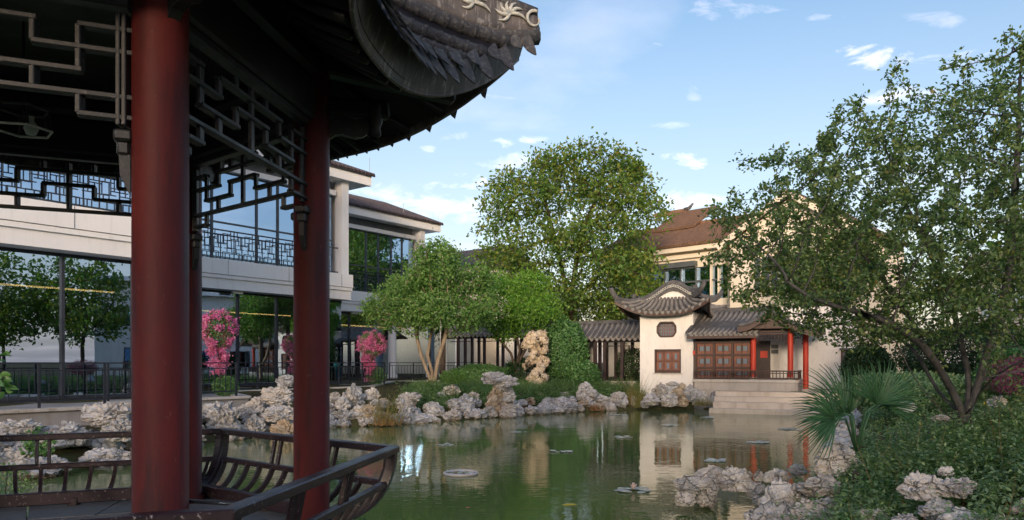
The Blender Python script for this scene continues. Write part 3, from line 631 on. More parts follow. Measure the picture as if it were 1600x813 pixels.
# ------------------------------------------------------------------ left building
hotel = empty('restaurant_building', fline(-38.4, 35)+(1.1,), 'long white two-storey restaurant building with stepped glass facade behind the terrace', 'building')
def fx(X0, x): Y = F*X0/((x-800)-TAN*F); return Y
def facade(X0, Y0, Y1, gm, um, up_from, end_pier=True, roof=True, name_i=0):
    def pt(Y, off=0., z=0): q = fline(X0, Y); q = offn(q, off); return Vector((q[0], q[1], z))
    L_ = (Y1-Y0)/uy
    b = hotel
    def fb(nm, Ya, Yb, off, z0, z1, th, mat, par=b, bev=0.):   # slab parallel to facade, outer face at off
        a = pt(Ya, off-th/2, (z0+z1)/2); c = pt(Yb, off-th/2, (z0+z1)/2); return bar(nm, a, c, th, z1-z0, mat, par, bev)
    # ground floor: glass set .9 m back
    gw = fb('glass_wall', Y0, Y1, -.05, 1.12, 5.36, .02, 'glass')
    fb('head_frame', Y0, Y1, .0, 5.36, 5.46, .12, 'frame', gw); fb('sill_frame', Y0, Y1, .0, 1.10, 1.2, .12, 'frame', gw)
    for Y in gm:
        q = pt(Y, -.03); box('mullion', (q.x, q.y, 3.25), (.09, .14, 4.3), 'frame', gw, math.atan2(uy, ux))
    fb('soffit', Y0, Y1, .75, 5.46, 5.95, .8, 'render')
    fb('floor_band', Y0, Y1, .85, 5.93, 6.08, .95, 'render', bev=0)
    fb('floor_band', Y0, Y1, .90, 6.10, 6.76, 1.0, 'render')
    fb('floor_slab', Y0, Y1, .70, 6.0, 6.7, 6.0, 'render')
    # upper glass
    ug = fb('upper_glass', Y0, Y1-.55, -.02, 6.8, 10.85, .02, 'glass_up')
    fb('head_frame', Y0, Y1-.5, .02, 10.83, 10.9, .12, 'frame', ug); fb('transom', Y0, Y1-.5, .02, 8.52, 8.6, .08, 'louvre', ug)
    for Y in um:
        q = pt(Y, .0); box('mullion', (q.x, q.y, 8.85), (.085, .1, 4.05), 'louvre', ug, math.atan2(uy, ux))
    fb('lintel', Y0, Y1-.5, .30, 10.9, 11.15, .5, 'render'); fb('louvre_band', Y0, Y1-.6, .05, 11.15, 11.75, .2, 'louvre')
    # pier at the end
    q = pt(Y1-.2, .3); box('end_pier', (q.x, q.y, 8.72), (.42, .6, 5.9), 'render', b, math.atan2(uy, ux))
    # balcony rail: bars in a stepped meander
    rl = fb('balcony_rail', Y0, Y1-.55, .55, 8.08, 8.14, .05, 'steel')
    fb('rail_bottom', Y0, Y1-.55, .55, 6.84, 6.89, .05, 'steel', rl)
    a0 = max(Y0, up_from); s = 0; dY = uy
    n = int((Y1-.55-a0)/(dY*1.1))
    for i in range(n):
        y0 = a0+i*dY*1.1
        def vb(t, z0, z1, w=.03):
            q = pt(y0+t*dY*1.1, .53); box('rail_bar', (q.x, q.y, (z0+z1)/2), (w, .03, z1-z0), 'steel', rl, math.atan2(uy, ux))
        def hb(t0, t1, z): fb('rail_bar', y0+t0*dY*1.1, y0+t1*dY*1.1, .545, z-.015, z+.015, .03, 'steel', rl)
        vb(0, 6.88, 8.1, .04)
        for t in (.2, .4, .6, .8): vb(t, 6.88, 7.08)
        hb(0, 1, 7.09); hb(.1, .45, 7.33); hb(.55, .9, 7.33); hb(.3, .7, 7.55); hb(0, .25, 7.7); hb(.75, 1, 7.7); hb(.15, .5, 7.88); hb(.5, .85, 7.97)
        vb(.1, 7.09, 7.33); vb(.9, 7.09, 7.33); vb(.3, 7.33, 7.88); vb(.7, 7.33, 7.97); vb(.5, 7.55, 7.97); vb(.15, 7.7, 8.1); vb(.85, 7.7, 8.1)
    for i in range(int((Y1-max(Y0, -6))/uy/3.2)):
        Y = Y1-.6-i*3.2*uy; q = pt(Y, .905); box('panel_joint', (q.x, q.y, 6.43), (.012, .012, .64), 'louvre', b, math.atan2(uy, ux))
    # eaves fascia and roof
    Ye = Y1+.95
    fb('eave_fascia', Y0-.3, Ye, 1.0, 11.62, 12.14, .25, 'render')
    fb('eave_soffit', Y0-.3, Ye-.05, .78, 11.66, 11.76, 1.3, 'render')
    rs = 6.0; rise = 2.3
    A_ = [pt(Y0-.3, 1.15, 12.14), pt(Ye+.1, 1.15, 12.14)]; B_ = [pt(Y0-.3, 1.15-rs, 12.14+rise), pt(Ye+.1, 1.15-rs, 12.14+rise)]
    rd = ob('roof', mdata('roof', *ribbon(A_, B_, .1), 'tile_purple'), b)
    V, Fs = [], []; mb = MB(); m = int((Ye+.1-Y0+.3)/uy/.26)
    for i in range(m):
        Y = Y0-.3+(i+.5)*.26*uy; mb.add(*tube([pt(Y, 1.22, 12.19), pt(Y, 1.15-rs, 12.21+rise)], .075, 6))
    r2 = mb.obj('tile_rows', 'tile_purple', rd); r2['kind'] = 'stuff'
    fb('gable_board', Ye-.12, Ye+.02, .8, 11.66, 12.12, 1.6, 'render')
    # far slope down
    A2 = [pt(Y0-.3, 1.15-2*rs, 12.14), pt(Ye+.1, 1.15-2*rs, 12.14)]; ob('rear_roof', mdata('rear_roof', *ribbon(B_, A2, .1), 'tile_purple'), b)
    # body behind the glass
    fb('back_wall', Y0, Y1, -6, 1.1, 11.7, .3, 'inner'); fb('upper_floor_back', Y0, Y1, -3.5, 6.7, 11.7, .2, 'curtain')
    fb('ceiling', Y0, Y1, -.1, 5.40, 5.5, 6, 'inner')
    for Ye_ in (Y1-.08,):
        a = pt(Ye_, -.1, 0); c = pt(Ye_, -11, 0); a.z = c.z = 6.4; bar('end_wall', a, c, .25, 10.6, 'render', b)
    return pt, fb
pt1, fb1 = facade(-30, -42, 25, [fx(-30, x) for x in (-260, -120, 0-40, 98, 209)]+[24.2], [10, 13, 16, 18, 20, 22, 24], 12)
pt2, fb2 = facade(-38.4, 25, fx(-38.4, 534), [fx(-38.4, x) for x in (312, 372, 432.5, 485)]+[28], [fx(-38.4, x) for x in (331, 401, 434, 512)]+[27, 29], 30)
pt3, fb3 = facade(-46.5, fx(-46.5, 534)-3, fx(-46.5, 655), [fx(-46.5, x) for x in (546, 618, 672)], [fx(-46.5, x) for x in (572, 591, 611, 628)], 44)
Ye3 = fx(-46.5, 655); Yx = fx(-46.5, 714)
g3 = fb3('glass_wall', Ye3, Yx, -.05, 1.12, 5.36, .02, 'glass'); fb3('head_frame', Ye3, Yx, .0, 5.36, 5.46, .12, 'frame', g3); fb3('flat_roof', Ye3, Yx+.6, .9, 5.5, 6.0, 7, 'render'); fb3('back_wall', Ye3, Yx, -5, 1.1, 5.4, .3, 'inner')
for x_ in (672, 690): q = fline(-46.5, fx(-46.5, x_)); box('mullion', (q[0], q[1], 3.25), (.09, .14, 4.3), 'frame', g3, math.atan2(uy, ux))
a_ = fline(-46.5, Yx); bar('end_wall', (a_[0], a_[1], 3.2), (a_[0]-nx_*7, a_[1]-ny_*7, 3.2), .25, 4.4, 'render', hotel)
# round fluted columns and interiors of the far part
for x in (628, 705):
    Y = fx(-46.5, x)-1.2; q = fline(-46.5, Y); q = offn(q, .6)
    V, Fs = lathe([(.36, 0), (.36, .25), (.28, .3), (.28, 4.4)], 18); ob('round_column', mdata('round_column', V, Fs, 'render', False), hotel, Matrix.Translation((q[0], q[1], 1.1)))
for (fbk, Ya, Yb, off, z0, z1, mt) in ((fb3, 45, 53, -1.6, 4.66, 4.74, 'lamp'), (fb3, 47.5, 48.1, -2.2, 2.6, 3.9, 'amber'), (fb3, 49.5, 50.3, -2.4, 2.4, 3.9, 'amber'), (fb3, 51.6, 52.5, -2.4, 2.4, 3.8, 'amber'), (fb3, 46.2, 47, -2.5, 1.2, 3.4, 'curtain'),
                                        (fb2, 27, 38, -3, 4.70, 4.75, 'lamp'), (fb1, 16, 24, -2.6, 4.62, 4.67, 'lamp'), (fb1, 19.4, 19.65, -1.0, 1.2, 3.6, 'amber'), (fb1, 19.75, 20.2, -.9, 1.2, 3.6, 'curtain'),
                                        (fb1, 21.5, 23.6, -1.6, 1.2, 3.7, 'amber'), (fb1, 20.9, 21.0, -.6, 1.2, 3.8, 'curtain'), (fb1, 22.2, 24.2, -1.0, 2.9, 3.4, 'curtain'), (fb1, 21.3, 21.8, -.6, 1.1, 1.9, 'curtain')):
    fbk('interior_light' if mt == 'lamp' else 'interior_panel', Ya, Yb, off, z0, z1, .08, mt)
for (X0, x) in ((-38.4, 362), (-46.5, 547)):
    Y = fx(X0, x); q = offn(fline(X0, Y), .45); box('security_light', (q[0], q[1], 5.38), (.5, .16, .12), 'ivory', hotel, math.atan2(uy, ux))
# lightning rods on the eaves
for (X0, x, hh) in ((-38.4, 556, .6), (-46.5, 615, .5), (-46.5, 672, .7)):
    Y = fx(X0, x)+1.; q = offn(fline(X0, Y), -.3); bar('lightning_rod', (q[0], q[1], 12.4), (q[0], q[1], 13.0+hh), .02, .02, 'steel', hotel)

# low pale building and roof beyond the round tree
b2 = empty('distant_building', (-2, 66, 1), 'pale building with grey pitched roof half hidden behind the round tree', 'building')
box('wall', (-6, 70, 5.5), (14, 8, 10), 'cream', b2, R(-37)); box('wall', (1.5, 66, 4.5), (7, 6, 8.4), 'white', b2, R(-37))
for (cx_, cy_, L_, z0) in ((-6, 70, 15, 10.5),):
    mb = MB(); mb.add([(-7.6, -4.8, 0), (7.6, -4.8, 0), (7.6, 0, 2.2), (-7.6, 0, 2.2), (-7.6, 4.8, 0), (7.6, 4.8, 0)], [(0, 1, 2, 3), (3, 2, 5, 4), (0, 3, 4), (1, 5, 2)])
    ob('roof', mdata('roof', mb.V, mb.F, 'tile_purple'), b2, Matrix.Translation((cx_, cy_, z0)) @ Matrix.Rotation(R(-37), 4, 'Z'))
for i in range(4): box('window', (-3.9+i*2.1, 65.9-i*1.58, 7.2), (1.2, .1, 1.5), 'frame', b2, R(-37))

# ------------------------------------------------------------------ waterside hall, tower and corridors (turned 25 degrees)
HB = R(25); OX, OY = 8.67, 35.0
def hl(u, v, z=0): return Vector((OX+u*math.cos(HB)+v*math.sin(HB), OY-u*math.sin(HB)+v*math.cos(HB), z))
def hx(x, v=0): k_ = (x-800)/F; return (k_*(OY+v*math.cos(HB))-OX-v*math.sin(HB))/(math.cos(HB)+k_*math.sin(HB))
def hz(y, u, v): return EYE-(y-HY)/F*hl(u, v).y
def hpt(x, y, v): u = hx(x, v); return hl(u, v, hz(y, u, v))
RZ = -HB
def hbox(nm, u0, u1, v0, v1, z0, z1, mat, par, bev=0.): return box(nm, hl((u0+u1)/2, (v0+v1)/2, (z0+z1)/2), (abs(u1-u0), abs(v1-v0), z1-z0), mat, par, RZ, bev)
def tile_rows(par, a0, a1, b0, b1, n, mat='tile', rad=.075, sag=.12, lip=True, nseg=6, flare=0., drips=True):
    # a0-a1 eave line, b0-b1 upper line; rows run from eave to upper
    for i in range(n):
        t = (i+.5)/n; e = a0.lerp(a1, t); q = b0.lerp(b1, t); s_ = abs(2*t-1); e = e+Vector((0, 0, flare*s_**4))
        pts = []
        for j in range(nseg+1):
            w = j/nseg; p_ = e.lerp(q, w); p_.z -= sag*math.sin(PI*w); pts.append(p_)
        row = ob('tile_row', mdata('tile_row', *tube(pts, rad*rnd.uniform(.95, 1.05), 7), mat, True), par)
        if drips:
            t2 = (i+1)/n; e2 = a0.lerp(a1, t2)+Vector((0, 0, flare*abs(2*t2-1)**4-.03)); d = (a1-a0).normalized(); wd = (a1-a0).length/n*.36; out = (e-q); out.z = 0; out = out.normalized()*.03
            V = []
            for th in (0, .03):
                for (x_, z_) in ((-1, .2), (-.8, -.55), (0, -1.15), (.8, -.55), (1, .2)): V.append(e2+d*x_*wd+Vector((0, 0, z_*.13))+out*(1+th*20)*.5)
            ob('drip_tile', mdata('drip', V, [(4, 3, 2, 1, 0), (5, 6, 7, 8, 9)]+[(k_, (k_+1) % 5, 5+(k_+1) % 5, 5+k_) for k_ in range(5)], mat), row)
hall = empty('waterside_hall', hl(4, 2, 1.4), 'waterside hall with red columns, carved shutter wall and grey tiled roof above pale steps', 'pavilion')
tower = empty('white_tower', hl(-1.3, 1.6, .6), 'square whitewashed tower with octagonal window and swooping grey tiled roof', 'building')
def build_tower():
    t = tower
    # front wall with real openings: pieces round the octagonal and the square window
    wl = hx(1000); u0w, u1w = hx(1022.5, 0), hx(1064, 0); z0w, z1w = hz(583, -1.2, 0), hz(546, -1.2, 0)
    uo0, uo1 = hx(1027, 0), hx(1056, 0); zo0, zo1 = hz(526, -1.2, 0), hz(504, -1.2, 0); TP = 4.62
    w = hbox('wall', wl, 0, .25, 3.2, .3, TP, 'white', t)
    def ring(ua, ub, za, zb, holes):        # front skin 0..0.25 deep built of blocks around the holes
        zs = sorted({za, zb}|{h[2] for h in holes}|{h[3] for h in holes})
        for i in range(len(zs)-1):
            a, b_ = zs[i], zs[i+1]; row = [h for h in holes if h[2] <= a+1e-6 and h[3] >= b_-1e-6]
            if not row: hbox('wall_course', ua, ub, 0, .25, a, b_, 'white', w)
            else:
                h = row[0]; hbox('wall_course', ua, h[0], 0, .25, a, b_, 'white', w); hbox('wall_course', h[1], ub, 0, .25, a, b_, 'white', w)
    ring(wl, 0, .3, TP, [(u0w, u1w, z0w, z1w), (uo0, uo1, zo0, zo1)])
    # octagon corners and frame
    cu = (uo0+uo1)/2; cz = (zo0+zo1)/2; a = (uo1-uo0)/2; b_ = (zo1-zo0)/2; k_ = .42
    octo = [(-a, -b_*k_*.9), (-a, b_*k_*.9), (-a*(1-k_*.75), b_), (a*(1-k_*.75), b_), (a, b_*k_*.9), (a, -b_*k_*.9), (a*(1-k_*.75), -b_), (-a*(1-k_*.75), -b_)]
    for (su, sz) in ((-1, -1), (-1, 1), (1, -1), (1, 1)):
        tri = [(su*a, sz*b_), (su*a, sz*b_*k_*.9), (su*a*(1-k_*.75), sz*b_)]; V = [hl(cu+p[0], vv, cz+p[1]) for vv in (.003, .25) for p in tri]
        ob('corner_fill', mdata('fill', V, [(0, 1, 2), (5, 4, 3), (0, 3, 4, 1), (1, 4, 5, 2), (2, 5, 3, 0)], 'white'), w)
    ow = ob('octagonal_window', mdata('octagon', [hl(cu+p[0]*.98, .20, cz+p[1]*.98) for p in octo], [tuple(range(8))], 'pane_blue'), t)
    for i in range(8):
        p_, q = octo[i], octo[(i+1) % 8]; bar('frame', hl(cu+p_[0], .03, cz+p_[1]), hl(cu+q[0], .03, cz+q[1]), .10, .085, 'hallwood', ow)
    mbx = MB()
    for i in range(-3, 4):
        hbox('glazing_bar', cu+i*a*.26-.012, cu+i*a*.26+.012, .13, .16, cz-b_*.9 if abs(i) < 3 else cz-b_*.5, cz+b_*.9 if abs(i) < 3 else cz+b_*.5, 'carved', ow)
    for z_ in (-.5, 0, .5): hbox('glazing_bar', cu-a*.95, cu+a*.95, .14, .17, cz+z_*b_-.01, cz+z_*b_+.01, 'carved', ow)
    # shutters in the square window
    fw = hbox('shutter_window', u0w, u1w, .16, .2, z0w, z1w, 'hallwood', t)
    for (x0, x1, y0, y1) in ((u0w, u1w, z0w, z0w+.08), (u0w, u1w, z1w-.07, z1w)): hbox('frame', x0, x1, .04, .16, y0, y1, 'hallwood', fw)
    for x_ in (u0w, u1w-.07): hbox('frame', x_, x_+.07, .04, .16, z0w, z1w, 'hallwood', fw)
    hbox('sill', u0w-.06, u1w+.06, -.05, .2, z0w-.06, z0w+.0, 'plinth', fw)
    n = 3; W_ = (u1w-u0w-.14)/n
    for i in range(n):
        x_ = u0w+.07+i*W_; sh = hbox('shutter', x_+.015, x_+W_-.015, .10, .15, z0w+.09, z1w-.08, 'carved', fw)
        sh2 = x_+W_/2
        for (zz, hh) in ((z0w+.30*(z1w-z0w), .28), (z0w+.70*(z1w-z0w), .28)): hbox('blue_pane', sh2-.055, sh2+.055, .085, .105, zz-hh/2, zz+hh/2, 'pane_blue', fw)
        for z_ in (z0w+.12, (z0w+z1w)/2, z1w-.12): hbox('shutter_rail', x_+.03, x_+W_-.03, .082, .103, z_-.02, z_+.02, 'hallwood', fw)
    # roof skirts
    uc, vc, a, b_ = -1.3, 1.6, 1.3, 1.6
    ZE, ZT = 4.62, 5.28
    for si, (du, dv, hl_, dist, n) in enumerate(((0, -1, a, b_, 14), (1, 0, b_, a, 16), (0, 1, a, b_, 14), (-1, 0, b_, a, 16))):
        tu, tv = -dv, du
        def sk(tt, w, off=0.):           # tt -1..1 along, w 0 eave 1 top
            c4 = abs(tt)**3.2; ov = .68+.30*c4; L_ = (hl_+.68+.30*c4)*(1-w)+(hl_-.05)*w; dd = (dist+ov)*(1-w)+(dist-.12)*w
            z = (ZE+.62*c4)*(1-w)+ZT*w-.10*math.sin(PI*w)+off; return hl(uc+du*dd+tu*tt*L_, vc+dv*dd+tv*tt*L_, z)
        m = 24; V = []; Fs = []
        for (o_, rr) in ((.0, 0), (-.09, 1)):
            for i in range(m+1):
                for j in range(5): V.append(sk(-1+2*i/m, j/4, o_))
        N_ = (m+1)*5
        for i in range(m):
            for j in range(4): q = i*5+j; Fs.append((q, q+5, q+6, q+1)); Fs.append((N_+q, N_+q+1, N_+q+6, N_+q+5))
            Fs.append((i*5, N_+i*5, N_+i*5+5, i*5+5))
        sk_o = ob('skirt_roof', mdata('skirt', V, Fs, 'tile_dark', True), t)
        A_ = [sk(-1+2*i/30, .03, -.22) for i in range(31)]; B_ = [sk(-1+2*i/30, .02, -.08) for i in range(31)]; ob('eave_board', mdata('eb', *ribbon(A_, B_, .05), 'hallwood'), sk_o)
        for i in range(n):
            tt = ((i+.5)/n*2-1)*.97; pts = [sk(tt, j/5, .05) for j in range(6)]; row = ob('tile_row', mdata('tile_row', *tube(pts, .075, 7), 'tile', True), sk_o)
            t2 = min(.985, (i+1)/n*2-1)*.97; c = sk(t2, -.01, -.02); d = (sk(t2+.03, 0)-sk(t2-.03, 0)).normalized(); o3 = hl(du, dv)-hl(0, 0); V = []
            for th in (.0, .03):
                for (x_, z_) in ((-1, .3), (-.85, -.5), (0, -1.15), (.85, -.5), (1, .3)): V.append(c+d*x_*.085+Vector((0, 0, z_*.13))+o3*(.03+th))
            ob('drip_tile', mdata('drip', V, [(4, 3, 2, 1, 0), (5, 6, 7, 8, 9)]+[(k_, (k_+1) % 5, 5+(k_+1) % 5, 5+k_) for k_ in range(5)], 'tile'), row)
    # swooping rake ridges front and rear
    prof = [(955, 450, -.95), (959, 458, -.8), (965, 464.5, -.6), (974, 468, -.4), (984, 469, -.15), (996, 468, .0), (1008, 465, .08), (1018, 460, .1), (1028, 453, .1), (1037, 446, .1), (1045, 441.5, .1), (1052, 439.5, .1),
            (1060, 441, .1), (1068, 445.5, .1), (1076, 451, .1), (1082, 453.5, 0), (1088, 453.5, -.3), (1093, 451, -.6), (1097, 446, -.8), (1101, 438, -.95)]
    topc = [(hx(x, v), v, hz(y, hx(x, v), v)) for x, y, v in prof]
    for rear in (0, 1):
        def tr(u, v, z): return hl(u, 3.2-v if rear else v, z)
        n = len(topc); T_ = [tr(*q) for q in topc]
        th = [.14, .2, .26, .30, .33, .36, .40, .42, .44, .46, .47, .48, .47, .46, .44, .40, .34, .28, .2, .14]
        B_ = [q-Vector((0, 0, th[i])) for i, q in enumerate(T_)]
        rk = ob('swept_ridge', mdata('rake', *ribbon(B_, T_, .16), 'tile_dark'), t)
        ob('ridge_cap', mdata('cap', *tube(T_, .07, 8), 'tile_dark', True), rk)
        for f_ in (.78, .25): ob('ridge_moulding', mdata('mould', *tube([q.lerp(w2, f_) for q, w2 in zip(B_, T_)], .10 if f_ > .5 else .095, 8), 'tile_dark', True), rk)
        # white openwork loops along the ridge face
        fr = (hl(0, -1)-hl(0, 0))*(1 if not rear else -1)
        dense = []
        for i in range(4, n-5):
            for s in (0, .33, .66): dense.append((T_[i].lerp(T_[i+1], s)).lerp(B_[i].lerp(B_[i+1], s), .48)+fr*.115)
        for q in dense:
            ob('openwork_loop', mdata('loop', *tube([q+(hl(1, 0)-hl(0, 0))*.05*math.cos(a_)+Vector((0, 0, .055*math.sin(a_))) for a_ in [i*PI/4 for i in range(9)]], .014, 4), 'ivory', True), rk)
        # gable triangle and infill
        gi = [i for i in range(6, 16)]; V = [T_[i]-Vector((0, 0, .3)) for i in gi]; a0 = tr(topc[6][0], .12, ZT-.1); a1 = tr(topc[15][0], .12, ZT-.1)
        V2 = V+[a1, a0]; V2 = [q+fr*.0 for q in V2]; m = len(V2); V3 = V2+[q-fr*.1 for q in V2]
        ob('gable', mdata('gable', V3, [tuple(range(m)), tuple(range(2*m-1, m-1, -1))]+[(i, m+i, m+(i+1) % m, (i+1) % m) for i in range(m)], 'white'), t)
    n = len(topc); mid = [i for i in range(3, n-3)]
    for r_ in range(14):
        v = .25+r_*(2.7/13); pts = [hl(topc[i][0], v, topc[i][2]-.15) for i in mid]; ob('tile_row', mdata('tile_row', *tube(pts, .065, 6), 'tile', True), t)
    A_ = [hl(topc[i][0], .15, topc[i][2]-.2) for i in mid]; B_ = [hl(topc[i][0], 3.05, topc[i][2]-.2) for i in mid]; ob('roof_deck', mdata('deck', *ribbon(A_, B_, .1), 'tile'), t)
    box('ridge_beast', hl(hx(991, 0), 0, hz(463, -2.6, 0)), (.2, .12, .22), 'tile_dark', t, RZ, .03)
    box('ridge_beast', hl(hx(1087, 0), -.1, hz(449, 0, 0)), (.22, .14, .2), 'tile_dark', t, RZ, .03)
build_tower()
def build_hall():
    h = hall; FZ = 1.40                       # plinth top
    u1 = hx(1247, -.35)
    hbox('plinth', .12, u1, -.35, 5, -.4, FZ, 'plinth', h); 
    for i in range(5): hbox('plinth_stone', .13+i*(u1-.14)/5, .13+(i+1)*(u1-.14)/5-.012, -.37, -.3, .90, FZ-.14, 'plinth', h)
    hbox('plinth_coping', .05, u1+.05, -.42, 5, FZ-.12, FZ+.003, 'stone', h)
    steps = tag(hbox('steps', hx(1118, -1.3), hx(1290, -1.6), -1.3, 5, .45, .88, 'step', h))
    hbox('step', hx(1116, -1.9), hx(1290, -1.9)+.3, -1.9, -1.29, .2, .68, 'step', h, .01); hbox('step', hx(1114, -2.5), hx(1290, -2)+.9, -2.5, -1.88, .0, .46, 'step', h, .01); hbox('step', hx(1108, -3), hx(1300, -2.8)+1, -3.05, -2.48, -.4, .20, 'step', h, .01)
    # wall of framed carved panels
    ua, ub = hx(1087, 0), hx(1174, 0); ys = [535, 555, 575, 593]
    pw = hbox('panel_wall', ua, ub, .12, .2, FZ, 3.55, 'hallwood', h); nc = 3; W_ = (ub-ua)/nc
    zs = [hz(y, 1.5, 0) for y in ys]; zs[-1] = FZ
    for c in range(nc+1): hbox('mullion', ua+c*W_-.05, ua+c*W_+.05, -.02, .12, FZ, 3.5, 'hallwood', pw)
    for z_ in zs[:3]+[3.5]: hbox('cross_rail', ua, ub, 0., .12, z_-.04, z_+.05, 'hallwood', pw)
    for c in range(nc):
        for r_ in range(3):
            u0, u2 = ua+c*W_+.06, ua+(c+1)*W_-.06; z1_, z0_ = zs[r_]-.05, zs[r_+1]+.05
            hbox('carved_panel', u0, u2, .06, .12, z0_, z1_, 'carved', pw, .01)
            for f_ in (.3, .7):
                cu = u0+(u2-u0)*f_; hbox('blue_pane', cu-.09, cu+.09, .045, .062, z0_+.15, z1_-.13, 'pane_blue', pw)
                for sgn in (-1, 1): hbox('pane_frame', cu+sgn*.11-.012, cu+sgn*.11+.012, .035, .062, z0_+.12, z1_-.10, 'hallwood', pw)
            hbox('centre_stile', (u0+u2)/2-.02, (u0+u2)/2+.02, .03, .062, z0_, z1_, 'hallwood', pw)
    hbox('upper_beam', ua-.05, ub+.1, -.05, .2, 3.42, 3.62, 'hallwood', h)
    hbox('hanging_sign', ua-.11, ua-.02, -.1, -.05, 2.55, 2.75, 'red', h)
    # red columns
    cols = []
    for (x, v, yb) in ((1177, -.12, 593), (1235, -.12, 593), (1259, .75, 604)):
        u = hx(x, v); q = hl(u, v); z0 = FZ if v < .5 else .86; V, Fs = lathe([(.15, z0), (.13, z0+.1), (.125, z0+.12), (.12, 3.75)], 16)
        ob('red_column', mdata('red_column', V, Fs, 'red', True), h, Matrix.Translation((q.x, q.y, 0))); cols.append((u, v))
        V, Fs = lathe([(.2, z0-.001), (.21, z0+.07), (.16, z0+.12)], 16); ob('column_base', mdata('base', V, Fs, 'plinth', True), h, Matrix.Translation((q.x, q.y, 0)))
    # railing with close balusters
    def rail(a_u, a_v, b_u, b_v):
        a, b_ = hl(a_u, a_v, 0), hl(b_u, b_v, 0); L_ = (b_-a).length
        r_ = bar('railing', a+Vector((0, 0, FZ+.40)), b_+Vector((0, 0, FZ+.40)), .09, .06, 'hallwood', h); bar('lower_rail', a+Vector((0, 0, FZ+.07)), b_+Vector((0, 0, FZ+.07)), .07, .06, 'hallwood', r_)
        bar('middle_rail', a+Vector((0, 0, FZ+.30)), b_+Vector((0, 0, FZ+.30)), .05, .035, 'hallwood', r_)
        n = int(L_/.15)
        for i in range(n+1):
            q = a.lerp(b_, i/n); bar('baluster', q+Vector((0, 0, FZ+.05)), q+Vector((-.02, -.05, FZ+.40)), .035, .035, 'hallwood', r_)
    rail(hx(1085, -.35), -.35, u1, -.35); rail(u1, -.35, u1, 1.6)
    # roof of the middle part
    E0, E1 = hl(hx(1073, -.75), -.75, 3.50), hl(hx(1182, -.75), -.75, 3.50); T0, T1 = hl(hx(1103, 1.9), 1.9, 4.75), hl(hx(1215, 1.9), 1.9, 4.75)
    rf = ob('roof', mdata('roof', *ribbon([E0-Vector((0, 0, .05)), E1-Vector((0, 0, .05))], [T0-Vector((0, 0, .12)), T1-Vector((0, 0, .12))], .08), 'tile_dark'), h)
    tile_rows(rf, E0, E1, T0, T1, 14, 'tile', .085, .14); bar('roof_ridge', T0+Vector((0, 0, .03)), T1+Vector((0, 0, .03)), .16, .22, 'tile_dark', rf)
    bar('verge', E0+Vector((0, 0, .08)), T0+Vector((0, 0, .06)), .14, .10, 'tile_dark', rf)
    bar('eave_board', E0+Vector((0, 0, -.14)), E1+Vector((0, 0, -.14)), .08, .12, 'hallwood', rf)
    # porch gable
    vg = -.95
    gl, ga, gr = hx(1152, vg), hx(1203, vg), hx(1286, vg); zl, za, zr = hz(514, gl, vg), hz(484, ga, vg), hz(522, gr, vg)
    def rake(u0, z0, u2, z2, v):
        pts = []
        for i in range(11): t = i/10; pts.append(hl(u0+(u2-u0)*t, v, z0+(z2-z0)*(t-.16*math.sin(PI*t))+(.12*(1-t)**4)))
        return pts
    for (u0, z0) in ((gl, zl), (gr, zr)):
        Rk = rake(u0, z0, ga, za, vg); Bk = rake(u0, z0, ga, za, vg+3.6)
        pr_ = ob('porch_roof', mdata('porch', *ribbon([q for q in Rk], [q for q in Bk], .09), 'tile'), h)
        ob('rake_board', mdata('rake', *ribbon([q-Vector((0, 0, .26)) for q in Rk], [q-Vector((0, 0, .02)) for q in Rk], .07), 'hallwood'), pr_)
        ob('rake_ridge', mdata('rr', *tube([q+Vector((0, 0, .05)) for q in Rk], .10, 8), 'tile_dark', True), pr_)
        for i in range(1, 15):
            pts = [q.lerp(w2, i/15)+Vector((0, 0, .06)) for q, w2 in zip(Rk, Bk)]; ob('tile_row', mdata('tile_row', *tube(pts, .075, 7), 'tile', True), pr_)
    bar('porch_ridge', hl(ga, vg, za+.06), hl(ga, vg+3.6, za+.06), .16, .24, 'tile_dark', h)
    V = [hl(gl+.5, vg+.25, zl+.0), hl(gr-.9, vg+.25, zl+.0), hl(gr-1.1, vg+.25, zl+.15), hl(ga, vg+.25, za-.2), hl(gl+.4, vg+.25, zl+.1)]; n = 5; V += [q+Vector((0, .08, 0)) for q in V]
    ob('gable_board', mdata('gb', V, [tuple(range(n)), tuple(range(2*n-1, n-1, -1))]+[(i, n+i, n+(i+1) % n, (i+1) % n) for i in range(n)], 'hallwood'), h)
    # carved hanging lattices between the columns
    def carved(ua_, va_, ub_, vb_):
        a, b_ = hl(ua_, va_, 0), hl(ub_, vb_, 0); L_ = (b_-a).length; d = (b_-a)/L_
        c = bar('carved_frieze', a+Vector((0, 0, 3.50)), b_+Vector((0, 0, 3.50)), .06, .06, 'hallwood', h); n = int(L_/.14)
        for i in range(n):
            s = (i+.5)/n; dep = .30+.38*abs(2*s-1)**3
            for j in range(int(dep/.12)):
                q = a+d*L_*s+Vector((0, 0, 3.44-j*.12)); ph = rnd.random()*6
                ob('scroll', mdata('scroll', *tube([q+d*.06*math.cos(t+ph)*(1-t*.09)+Vector((0, 0, .06*math.sin(t+ph)*(1-t*.09))) for t in [k_*.75 for k_ in range(8)]], .016, 4), 'hallwood', True), c)
    carved(cols[0][0]+.1, -.12, cols[1][0]-.1, -.12); carved(cols[1][0]+.1, -.12, cols[2][0]-.1, .7)
    bar('beam', hl(cols[0][0], -.12, 3.66), hl(cols[1][0], -.12, 3.66), .14, .2, 'hallwood', h); bar('beam', hl(cols[1][0], -.12, 3.66), hl(cols[2][0], .75, 3.66), .14, .2, 'hallwood', h)
    # door and rear wall
    vb_ = 3.0
